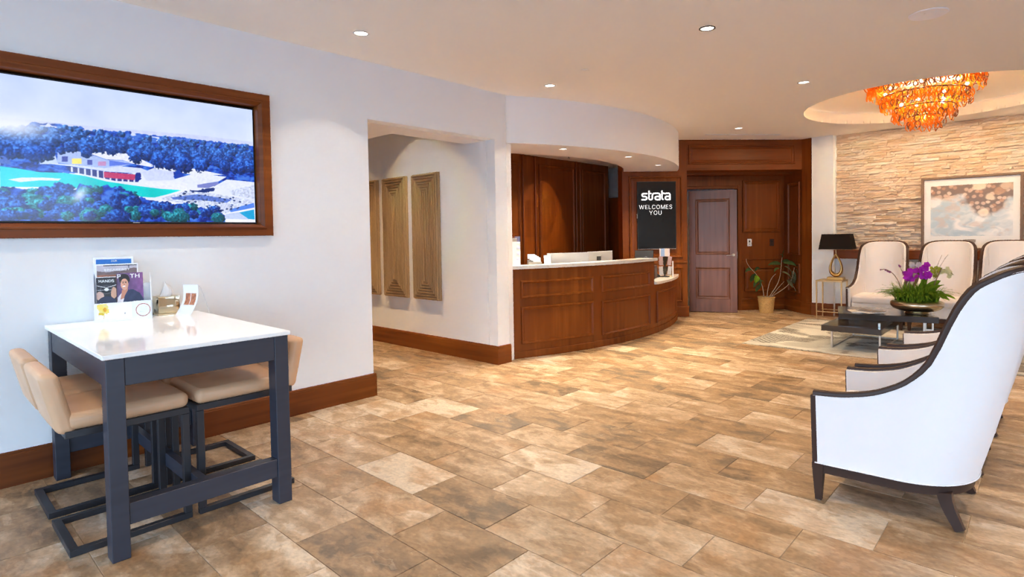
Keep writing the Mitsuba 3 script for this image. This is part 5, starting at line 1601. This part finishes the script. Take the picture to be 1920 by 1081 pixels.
# ------------------------------------------------------------------ orchid bowl
BWL = np.array([-1.215, 8.455, TT])
ob = thing('orchid_bowl', 'wide metal bowl of purple orchids and green leaves on the coffee table', 'planter')
part(ob, 'bowl', moved(lathe([(0, 0), (0.125, 0), (0.130, 0.006), (0.126, 0.016), (0.112, 0.024), (0.150, 0.030), (0.205, 0.044), (0.250, 0.066), (0.276, 0.092), (0.284, 0.116), (0.278, 0.140), (0.258, 0.160), (0.234, 0.168), (0.226, 0.164), (0.250, 0.150), (0.262, 0.130), (0.255, 0.10), (0.2, 0.07), (0, 0.06)], 64), mtx(BWL)), 'bowl_metal', smooth=50)
part(ob, 'soil', moved(lathe([(0, 0.150), (0.15, 0.148), (0.250, 0.138)], 32), mtx(BWL)), 'soil', smooth=True)
RH, FH = RIGHT.copy(), FWD.copy()
RH[2] = FH[2] = 0
RH, FH = RH / np.linalg.norm(RH), FH / np.linalg.norm(FH)


def ob_pt(a_, b_, z):
    """A place in the planting: across, back, up."""
    return BWL + RH * a_ + FH * b_ + np.array([0, 0, z])


r_ = np.random.default_rng(5)
blades = []
for k in range(520):
    a0_, b0_ = r_.normal(-0.04, 0.10), r_.normal(0, 0.10)
    if math.hypot(a0_, b0_) > 0.24:
        continue
    az = math.atan2(b0_, a0_) + r_.normal(0, 0.7)
    L = r_.uniform(0.22, 0.46)
    out_ = r_.uniform(0.15, 0.85)
    tt = np.linspace(0, 1, 8)
    d = np.array([math.cos(az), math.sin(az)])
    px_ = a0_ + d[0] * out_ * L * tt ** 1.2
    pz_ = 0.145 + L * (0.95 * tt - (0.25 + 0.65 * out_) * tt ** 2)
    py_ = b0_ + d[1] * out_ * L * tt ** 1.2
    C_ = np.array([ob_pt(x, y, z) for x, y, z in zip(px_, py_, pz_)])
    w_ = 0.0075 * (1 - tt) ** 0.6 + 0.0006
    sd = RH * -d[1] + FH * d[0]
    blades.append(grid_mesh(np.stack([C_ - sd * w_[:, None], C_ + [0, 0, -0.002], C_ + sd * w_[:, None]], 1)))
part(ob, 'grass_blades', cat(blades), 'fresh_leaf', smooth=True, kind='stuff', label='fountain of narrow green blades')


def leaf_mesh(C_, width, side, fold=0.15, n=7):
    """A broad leaf along the centre line C_; side is its cross direction."""
    m = len(C_)
    tt = np.linspace(0, 1, m)
    w_ = width * np.sin(np.pi * np.clip(0.04 + 0.96 * tt, 0, 1) ** 0.8) ** 0.85
    rows_ = []
    tg = np.gradient(C_, axis=0)
    tg /= np.linalg.norm(tg, axis=1, keepdims=True)
    sd = side - tg * (tg @ side)[:, None]
    sd /= np.linalg.norm(sd, axis=1, keepdims=True)
    nn = np.cross(tg, sd)
    for q in np.linspace(-1, 1, n):
        rows_.append(C_ + sd * (w_ * q)[:, None] + nn * (fold * w_ * abs(q))[:, None])
    return grid_mesh(np.stack(rows_, 1))


LEAVES = [(0.20, -0.10, 0.24, 0.36, 0.075), (0.24, 0.0, 0.30, 0.40, 0.07), (0.15, -0.14, 0.20, 0.26, 0.08), (-0.04, -0.20, 0.0, 0.24, 0.075), (-0.16, -0.14, -0.22, 0.30, 0.06), (-0.20, -0.12, -0.31, 0.19, 0.05), (-0.12, -0.20, -0.16, 0.16, 0.06), (0.02, -0.22, 0.12, 0.22, 0.055), (0.12, -0.20, 0.26, 0.20, 0.06), (0.20, -0.06, 0.34, 0.16, 0.045), (0.16, -0.10, 0.14, 0.33, 0.06),
          (0.10, -0.05, 0.02, 0.30, 0.055), (0.20, 0.05, 0.30, 0.28, 0.06), (-0.20, 0.02, -0.30, 0.24, 0.05), (-0.05, -0.22, -0.10, 0.20, 0.06), (0.08, 0.02, 0.12, 0.42, 0.045), (0.14, 0.05, 0.20, 0.47, 0.045), (0.12, -0.02, 0.06, 0.50, 0.040)]
for x0_, y0_, x1_, zt, w_ in LEAVES:
    P0, P2 = ob_pt(x0_ * 0.5, y0_ * 0.5, 0.150), ob_pt(x1_, y0_ * 1.5, zt)
    P1 = (P0 + P2) / 2 + np.array([0, 0, 0.07])
    part(ob, 'leaf', leaf_mesh(curve([P0, P1, P2], 12), w_, RH * 0.5 + np.cross(P2 - P0, [0, 0, 1.0]) + FH * 0.2), 'fresh_leaf', smooth=True)


def orchid(c, size, face, roll, petal, lip=None):
    """A flower of five petals and a lip facing the direction face."""
    f = np.array(face, float)
    f /= np.linalg.norm(f)
    a_ = np.cross(f, [0, 0, 1.0])
    a_ /= np.linalg.norm(a_)
    b_ = np.cross(a_, f)
    ms = []
    for k, (ang, L, w) in enumerate(((90, 1.0, .42), (18, 1.0, .55), (162, 1.0, .55), (234, .9, .36), (306, .9, .36), (270, .55, .30))):
        t_ = math.radians(ang + roll)
        d = a_ * math.cos(t_) + b_ * math.sin(t_)
        tt = np.linspace(0, 1, 6)
        C_ = c + d * (tt * L * size)[:, None] + f * (size * (0.30 * tt * (1 - tt) + (0.25 if k == 5 else -0.12) * tt))[:, None]
        ms.append(leaf_mesh(C_, w * size, np.cross(d, f), 0.12, 5))
    return cat(ms)


# flowers: purple clusters, white ones behind, cream sprays to the right, mauve buds to the left
fl = []
for k in range(11):
    fl.append((r_.uniform(-0.17, -0.03), r_.uniform(-0.06, 0.05), r_.uniform(0.42, 0.53), 0.040, 'purple_petal'))
for k in range(14):
    fl.append((r_.uniform(0.015, 0.115), r_.uniform(-0.06, 0.05), r_.uniform(0.42, 0.60), 0.042, 'purple_petal'))
for k in range(8):
    fl.append((r_.uniform(-0.03, 0.09), r_.uniform(0.06, 0.10), r_.uniform(0.55, 0.635), 0.036, 'white_petal'))
for k in range(10):
    fl.append((r_.uniform(0.18, 0.31), r_.uniform(-0.02, 0.06), r_.uniform(0.44, 0.56), 0.030, 'yellow_green'))
for k in range(13):
    q = k / 12
    fl.append((0.28 + 0.20 * q, 0.05 + 0.03 * r_.normal(), 0.51 - 0.03 * q + 0.025 * r_.normal(), 0.030, 'cream_petal'))
for x, z, s in ((-0.445, 0.545, .014), (-0.385, 0.540, .017), (-0.365, 0.528, .020), (-0.345, 0.520, .020), (-0.33, 0.515, .018), (-0.215, 0.588, .020), (-0.205, 0.582, .018)):
    fl.append((x, 0.0, z, s, 'mauve_petal'))
for x, y, z, s, p_ in fl:
    part(ob, 'flower', orchid(ob_pt(x, y, z), s * 1.05, -FH + RH * r_.normal(0, 0.4) + np.array([0, 0, r_.normal(0.1, 0.3)]), r_.uniform(-30, 30), p_), p_, smooth=True)
for pts, rad, mt in (([(-0.14, 0, 0.16), (-0.20, 0, 0.33), (-0.30, 0, 0.50), (-0.38, 0, 0.545), (-0.45, 0, 0.545)], 0.004, 'stem_brown'), ([(-0.12, 0, 0.3), (-0.17, 0, 0.50), (-0.215, 0, 0.585)], 0.0025, 'stem_brown'),
                     ([(0.16, 0, 0.16), (0.22, 0, 0.36), (0.31, 0.0, 0.555)], 0.006, 'stem_brown'), ([(0.24, 0.03, 0.42), (0.34, 0.05, 0.53), (0.50, 0.06, 0.46)], 0.003, 'stem_green'),
                     ([(0.22, 0, 0.40), (0.33, 0.02, 0.62), (0.40, 0.02, 0.72)], 0.0018, 'stem_brown'), ([(0.20, 0, 0.40), (0.29, 0.03, 0.62), (0.33, 0.03, 0.71)], 0.0018, 'stem_brown'),
                     ([(-0.08, 0, 0.16), (-0.09, 0, 0.45)], 0.004, 'stem_green'), ([(0.06, 0, 0.16), (0.065, 0, 0.5)], 0.004, 'stem_green'), ([(-0.04, 0, 0.3), (-0.12, 0.0, 0.62), (-0.17, 0, 0.68)], 0.0016, 'stem_green')):
    part(ob, 'stem', tube(curve([ob_pt(*p_) for p_ in pts], 14), rad, 6), mt, smooth=True)

# ------------------------------------------------------------------ side table and lamp
stb = thing('side_table', 'slender brass side table under the table lamp beside the far armchair', 'side table')
sx0, sx1, sy0, sy1, sz = -2.845, -2.452, 10.13, 10.50, 0.640
part(stb, 'top', bx(sx0, sx1, sy0, sy1, sz - 0.028, sz - 0.004, 0.002), 'brass')
part(stb, 'inset', bx(sx0 + 0.02, sx1 - 0.02, sy0 + 0.02, sy1 - 0.02, sz - 0.0038, sz, 0.001), 'gold_leaf')
for x in (sx0 + 0.012, sx1 - 0.012):
    for y in (sy0 + 0.012, sy1 - 0.012):
        part(stb, 'leg', trimesh.convex.convex_hull(np.array([[x + a_ * s, y + b_ * s, z] for a_ in (-1, 1) for b_ in (-1, 1) for s, z in ((0.0065, 0.0005), (0.0105, sz - 0.0285))])), 'brass')
for y in (sy0 + 0.012, sy1 - 0.012):
    part(stb, 'stretcher', bx(sx0 + 0.020, sx1 - 0.020, y - 0.005, y + 0.005, 0.118, 0.130), 'brass')
for x in (sx0 + 0.012, sx1 - 0.012):
    part(stb, 'stretcher', bx(x - 0.005, x + 0.005, sy0 + 0.020, sy1 - 0.020, 0.118, 0.130), 'brass')
lp = thing('table_lamp', 'table lamp with gold teardrop body and black shade on the brass side table', 'lamp')
LX, LY = -2.585, 10.31
part(lp, 'plinth', bx(LX - 0.120, LX + 0.120, LY - 0.07, LY + 0.07, sz + 0.0005, sz + 0.045, 0.003), 'gold_leaf')
tt = np.linspace(0, 2 * np.pi, 73)
drop = np.stack([LX + 0.112 * np.sin(tt) * np.sin(tt / 2) ** 1.1, LY + 0 * tt, sz + 0.075 + 0.345 * (1 + np.cos(tt)) / 2], -1)
wid = 0.028 + 0.022 * np.sin(tt / 2) ** 4
thk = 0.014 + 0.018 * np.sin(tt / 2) ** 6
part(lp, 'body', tube(drop, thk, 12, ry=wid, cap=False, up=[0, 1, 0]) if False else tube(drop, wid, 12, ry=thk, cap=False, up=[0, 1, 0]), 'gold_leaf', smooth=True, label='gold teardrop shaped ring')
part(lp, 'neck', moved(lathe([(0.008, 0), (0.008, 0.13), (0, 0.13)], 14), mtx((LX, LY, sz + 0.425))), 'brass', smooth=40)
P0 = [(-0.245, -0.15), (0.245, -0.15), (0.245, 0.15), (-0.245, 0.15)]
P1 = [(-0.205, -0.12), (0.205, -0.12), (0.205, 0.12), (-0.205, 0.12)]
z0_, z1_ = sz + 0.500, sz + 0.745
MSH = mtx((LX + 0.02, LY, 0), rz=0)
o0, o1 = np.array([[x, y, z0_] for x, y in P0 + P0[:1]]), np.array([[x, y, z1_] for x, y in P1 + P1[:1]])
i0, i1 = np.array([[x * .985, y * .98, z0_] for x, y in P0 + P0[:1]]), np.array([[x * .985, y * .98, z1_] for x, y in P1 + P1[:1]])
part(lp, 'shade', moved(grid_mesh(np.stack([i0, o0, o1, i1, i0], 0)), MSH), 'shade_black')
part(lp, 'bulb', moved(trimesh.creation.icosphere(2, 0.03), mtx((LX, LY, sz + 0.60))), 'paper_white', smooth=True)

# ------------------------------------------------------------------ rubber plant in a wicker basket
bp = thing('potted_plant', 'leggy rubber plant with bare stems in a wicker basket beside the door', 'potted plant')
BK = np.array([-3.735, 10.395, 0.0])
na, nz = 72, 30
aa = np.linspace(0, 2 * np.pi, na + 1)
hz_ = np.linspace(0, 1, nz)
rad = 0.112 + 0.028 * hz_
weave = 0.0045 * np.sign(np.sin(aa[None] * 18) * np.sin(hz_[:, None] * 34)) * np.abs(np.sin(aa[None] * 18) * np.sin(hz_[:, None] * 34)) ** 0.5
Rr = rad[:, None] + weave
W_ = np.stack([BK[0] + Rr * np.cos(aa), BK[1] + Rr * np.sin(aa), 0.002 + 0.275 * hz_[:, None] + 0 * Rr], -1)
part(bp, 'basket', cat(grid_mesh(W_), moved(lathe([(0, 0), (0.112, 0), (0.112, 0.004)], 36), mtx(BK + [0, 0, 0.001]))), 'wicker', smooth=True, label='woven wicker basket')
part(bp, 'basket_rim', tube([(BK[0] + 0.141 * math.cos(t), BK[1] + 0.141 * math.sin(t), 0.280) for t in aa], 0.009, 8, cap=False), 'wicker', smooth=True)
part(bp, 'soil', moved(lathe([(0, 0.255), (0.132, 0.250)], 24), mtx(BK)), 'soil')
pl = lambda a_, b_, z: BK + RH * a_ + FH * b_ + np.array([0, 0, z])
STEMS = [([(-0.04, 0, .25), (-.055, 0, .40), (-.11, 0, .58), (-.24, 0, .76), (-.33, 0, .87), (-.355, 0, .97)], .009), ([(.02, .02, .25), (.04, .02, .42), (.085, .02, .57), (.18, .02, .69)], .009), ([(.04, 0, .25), (.12, 0, .38), (.205, 0, .52), (.255, 0, .70), (.27, 0, .86), (.285, 0, .98)], .010),
         ([(.06, -.02, .26), (.17, -.02, .40), (.31, -.02, .55)], .007), ([(.07, .0, .26), (.20, 0, .35), (.42, 0, .53), (.48, 0, .68), (.50, 0, .80)], .009), ([(.42, 0, .53), (.47, -.02, .47), (.51, -.03, .38)], .006)]
for pts, rr in STEMS:
    part(bp, 'stem', tube(curve([pl(*p_) for p_ in pts], 16), np.linspace(rr, rr * .6, 16), 7), 'stem_pale' if 'stem_pale' in scene else mat('stem_pale', base_color=rgb(0.30, 0.22, 0.16), roughness=0.7), smooth=True)
LV = [(.26, .86, .03, .84, .032), (.27, .90, .42, .90, .034), (.30, .89, .52, .82, .036), (.33, .82, .48, .66, .048), (.28, .72, .44, .58, .052), (.42, .60, .52, .50, .050), (.36, .58, .44, .44, .048), (.285, .97, .36, 1.13, .045), (.285, .98, .24, 1.02, .030), (.24, .78, .12, .72, .04),
      (.50, .79, .53, .66, .035), (.48, .74, .52, .52, .04), (.46, .68, .53, .56, .030), (.50, .42, .52, .28, .018),
      (-.17, .70, -.25, .53, .055), (-.24, .76, -.36, .72, .04), (-.20, .74, -.10, .78, .035), (-.14, .62, -.12, .48, .04), (-.11, .58, -.20, .44, .035), (-.08, .50, -.16, .36, .035), (-.10, .56, -.03, .50, .03)]
for k, (x0_, z0_, x1_, z1_, w_) in enumerate(LV):
    y_ = r_.uniform(-0.08, 0.08)
    A_, B_ = pl(x0_, y_ * .3, z0_), pl(x1_, y_, z1_)
    mid = (A_ + B_) / 2 + np.array([0, 0, 0.035])
    part(bp, 'leaf', leaf_mesh(curve([A_, mid, B_], 10), w_, RH * (z1_ - z0_) * -1 + np.array([0, 0, 1.0]) * (x1_ - x0_) + FH * 0.25 * r_.normal(), 0.2), 'grey_leaf' if k in (3, 4, 5, 6, 10, 11) else 'dark_leaf', smooth=True)
part(bp, 'young_leaf', leaf_mesh(curve([pl(-.17, -.05, .66), pl(-.20, -.07, .62), pl(-.215, -.06, .53)], 8), .055, RH + FH * .2, 0.3), 'fresh_leaf', smooth=True, label='one pale green leaf')

# ------------------------------------------------------------------ chandelier
cdl = thing('chandelier', 'tiered chandelier of amber glass rings glowing under the round ceiling tray', 'chandelier')
CX, CY, CZ = -1.19, 8.78, ZC + TRAY_H + 0.198
mat('frame_brown', base_color=rgb(0.10, 0.06, 0.035), roughness=0.4, metallic=0.5)
hoops = [(0.60, 3.195), (0.465, 3.015), (0.32, 2.855), (0.165, 2.745)]
part(cdl, 'canopy', moved(lathe([(0, 0), (0.16, 0), (0.16, -0.022), (0.02, -0.03), (0.02, -0.50), (0, -0.50)], 36), mtx((CX, CY, CZ - 0.0005))), 'frame_brown', smooth=40)
for R_, z_ in hoops:
    part(cdl, 'hoop', moved(trimesh.creation.torus(R_, 0.006, major_sections=56, minor_sections=6), mtx((CX, CY, (z_ + 0.12 if R_ < 0.59 else z_ + 0.195)))), 'frame_brown', smooth=True)
    for q in range(4):
        t_ = math.radians(45 + 90 * q)
        part(cdl, 'strut', tube([(CX + 0.02 * math.cos(t_), CY + 0.02 * math.sin(t_), CZ - 0.05), (CX + R_ * math.cos(t_), CY + R_ * math.sin(t_), (z_ + 0.12 if R_ < 0.59 else z_ + 0.195))], 0.004, 6), 'frame_brown')
RINGS = []
for kind, (major, minor) in enumerate(((0.044, 0.0062), (0.038, 0.0058))):
    t_ = np.linspace(math.radians(-70), math.radians(250), 14)
    pts = np.stack([major * 0.82 * np.cos(t_), 0.010 * np.sin(2 * t_), major * 1.12 * np.sin(t_)], -1)
    RINGS.append(mikit.ply(tube(pts, minor, 6, up=[0, 1, 0]), 'amber_glass', smooth=True))
    RINGS.append(mikit.ply(tube(pts, minor, 6, up=[0, 1, 0]), 'amber_rim', smooth=True))
r_ = np.random.default_rng(11)
spots_ = []
for R_, z_ in hoops:
    for row_, (dr_, dz_) in enumerate(((0.0, 0.078), (-0.055, 0.055), (0.0, 0.0), (-0.105, 0.065), (0.0, 0.15))):
        if R_ + dr_ < 0.05 or (row_ == 4 and R_ < 0.5):
            continue
        n = max(6, int(2 * np.pi * (R_ + dr_) / 0.072))
        for q in range(n):
            a_ = 2 * np.pi * (q + 0.5 * row_) / n + r_.normal(0, 0.02)
            rr = R_ + dr_ + r_.normal(0, 0.008)
            spots_.append((CX + rr * math.cos(a_), CY + rr * math.sin(a_), z_ + dz_ + r_.normal(0, 0.010), math.degrees(a_) + 90 + r_.normal(0, 35), r_.normal(0, 12), r_.integers(2), row_))
spots_.sort(key=lambda s: s[0] * FWD[0] + s[1] * FWD[1])
fill_, fillr_ = [], []
_t = np.linspace(math.radians(-70), math.radians(250), 14)
_pts = np.stack([0.044 * 0.82 * np.cos(_t), 0.010 * np.sin(2 * _t), 0.044 * 1.12 * np.sin(_t)], -1)
_ring = tube(_pts, 0.0062, 6, up=[0, 1, 0])
for k, (x, y, z, rz, rx, kd, row_) in enumerate(spots_):
    rim = r_.random() < (0.30, 0.08, 0.55, 0.05, 0.4)[row_]
    if k < 300:
        key = fresh(cdl + '__glass_ring')
        scene[key] = {**RINGS[2 * int(kd) + int(rim)], 'to_world': T().translate([x, y, z]).rotate([0, 0, 1], rz).rotate([1, 0, 0], rx)}
    else:
        fill_.append(moved(_ring, mtx((x, y, z), rz=rz, rx=rx)))
part(cdl, 'farther_rings', cat(fill_), 'amber_glass', smooth=True, kind='stuff', label='amber glass rings on the far side and inside')
BULB_RAD = 480.0
for k, (R_, z_, n) in enumerate(((0.44, 3.22, 7), (0.24, 3.04, 5), (0.0, 2.86, 1))):
    for q in range(n):
        a_ = 2 * np.pi * (q + 0.4 * k) / n + 0.3
        key = part(cdl, 'bulb', moved(trimesh.creation.icosphere(2, 0.020), mtx((CX + R_ * math.cos(a_), CY + R_ * math.sin(a_), z_))), 'lamp_face', smooth=True)
        scene[key]['emitter'] = {'type': 'area', 'radiance': rgb(BULB_RAD, BULB_RAD * 0.70, BULB_RAD * 0.38)}

# ------------------------------------------------------------------ ceiling fittings and their light
mat('trim_ring', base_color=rgb(0.72, 0.70, 0.66), roughness=0.3, metallic=0.6)
mat('trim_dark', base_color=rgb(0.05, 0.045, 0.04), roughness=0.3)


def downlight(x, y, z, r, label, name='downlight', face=7.0, col=(1.0, 0.88, 0.72), rim='trim_ring', group='recessed downlights in the lobby ceiling'):
    k = thing(name, label, 'ceiling light', group)
    part(k, 'trim_ring', moved(lathe([(r, 0.0), (r, -0.004), (r * 0.86, -0.006), (r * 0.80, -0.002), (r * 0.80, 0.0)], 32), mtx((x, y, z - 0.0003))), rim, smooth=30)
    disc = trimesh.creation.cylinder(r * 0.79, 0.0012, sections=28)
    key = part(k, 'lens', moved(disc, mtx((x, y, z - 0.0014))), 'lamp_face', label='glowing lens')
    scene[key]['emitter'] = {'type': 'area', 'radiance': rgb(*(face * c for c in col)), 'sampling_weight': 0.05}
    return k


DOWN = [(-3.977, 2.483, 'recessed downlight over the counter table, nearest the television wall'), (-1.994, 4.315, 'recessed downlight with a dark rim in the open middle of the ceiling'), (-3.955, 4.738, 'recessed downlight beside the curved bulkhead'),
        (-1.968, 6.599, 'recessed downlight left of the round ceiling tray'), (-3.547, 8.746, 'recessed downlight in front of the cherry beam')]
for k, (x, y, lab) in enumerate(DOWN):
    downlight(x, y, ZC, 0.062, lab, rim='trim_dark' if k == 1 else 'trim_ring')
    spot(f'beam_{k}', (x, y, ZC - 0.02), (x, y, 0), DOWN_I * (0.8, 1.1, 1.2, 0.9, 1.0)[k], 47, 30, ((1.0, 0.92, 0.82), (1.0, 0.84, 0.62))[min(k, 1)])
# the same fittings beyond the picture's edge
for k, (x, y) in enumerate(((-1.98, 2.05), (-1.98, -0.2), (-3.97, 0.22), (0.4, 2.1), (0.4, 4.6), (1.9, 6.6), (1.9, 3.0))):
    spot(f'beam_out_{k}', (x, y, ZC - 0.02), (x, y, 0), DOWN_I * (0.55, 0.3, 0.4, 0.5, 0.8, 1.1, 0.8)[k], 47, 30)
for k, (x, y, lab) in enumerate(((-4.337, 5.552, 'small downlight in the bulkhead soffit, nearest the wall'), (-4.186, 6.788, 'small downlight in the bulkhead soffit, middle one'), (-4.399, 7.974, 'small downlight in the bulkhead soffit, nearest the welcome screen'))):
    downlight(x - 0.10, y, BZ, 0.055, lab, 'soffit_light', face=3.0, group='small downlights in the bulkhead soffit')
    spot(f'soffit_beam_{k}', (x - 0.10, y, BZ - 0.02), (x - 0.10, y, 0), DOWN_I * 1.5, 56, 26, (1.0, 0.82, 0.54))
spot('soffit_beam_3', (-4.60, 5.12, BZ - 0.015), (-4.62, 4.78, 1.55), DOWN_I * 0.9, 68, 30, (1.0, 0.88, 0.66))
spot('reception_beam', (-5.95, 7.75, 2.77), (-6.5, 7.30, 1.2), DOWN_I * 2.4, 34, 8, (1.0, 0.66, 0.36))
spot('reception_beam_1', (-5.7, 6.2, 2.77), (-6.2, 6.0, 0.4), DOWN_I * 0.7, 55, 20)
spot('corridor_beam', (-5.95, 3.78, 2.91), (-5.85, 4.50, 1.55), DOWN_I * 2.1, 46, 14, (1.0, 0.72, 0.40))
spot('corridor_beam_1', (-7.6, 3.78, 2.91), (-7.6, 4.3, 0.6), DOWN_I * 1.5, 50, 16, (1.0, 0.68, 0.34))
for k, x in enumerate((-2.35, -1.35, -0.35, 0.65)):
    spot(f'wall_wash_{k}', (x, 9.98, ZC - 0.02), (x, 10.66, 1.9), DOWN_I * 0.30, 65, 30, (1.0, 0.78, 0.52))
sp = thing('ceiling_speaker', 'round white loudspeaker grille in the ceiling near the chandelier', 'speaker')
part(sp, 'grille', moved(lathe([(0, -0.006), (0.108, -0.006), (0.112, -0.007), (0.122, -0.007), (0.127, -0.003), (0.127, 0)], 48), mtx((-0.681, 5.205, ZC - 0.0003))), 'speaker_white', smooth=30)
part(sp, 'badge', moved(trimesh.creation.cylinder(0.005, 0.001, sections=10), mtx((-0.70, 5.16, ZC - 0.0072))), 'steel')
sk = thing('sprinkler_plate', 'small round concealed sprinkler plate in the ceiling above the bulkhead', 'sprinkler')
part(sk, 'plate', moved(lathe([(0, -0.010), (0.034, -0.010), (0.040, -0.008), (0.042, -0.003), (0.034, 0)], 28), mtx((-3.346, 4.543, ZC - 0.0003))), 'ceiling_paint', smooth=40)
ps = thing('pendant_sprinkler', 'small dark sprinkler head below the reception ceiling', 'sprinkler')
part(ps, 'body', moved(lathe([(0, 0), (0.03, 0), (0.03, -0.004), (0.009, -0.008), (0.008, -0.03), (0.004, -0.045), (0.022, -0.047), (0.022, -0.049), (0, -0.049)], 16), mtx((-6.05, 7.72, 2.7895))), 'trim_dark', smooth=40)
vt = thing('slot_diffuser', 'long linear air slot in the ceiling in front of the cherry beam', 'air vent')
V0, V1 = np.array([-4.155, 8.903]), np.array([-3.299, 9.841])
vd = (V1 - V0) / np.linalg.norm(V1 - V0)
vn = np.array([-vd[1], vd[0]])
for off, mt, z0_, z1_ in ((0.0, 'trim_dark', -0.0012, -0.0003), (-0.022, 'white_trim', -0.006, -0.0003), (0.022, 'white_trim', -0.006, -0.0003)):
    hw = 0.014 if off == 0 else 0.007
    part(vt, 'slot' if off == 0 else 'flange', extrude(Polygon([V0 + vn * (off - hw), V1 + vn * (off - hw), V1 + vn * (off + hw), V0 + vn * (off + hw)]), ZC + z0_, ZC + z1_), mt)
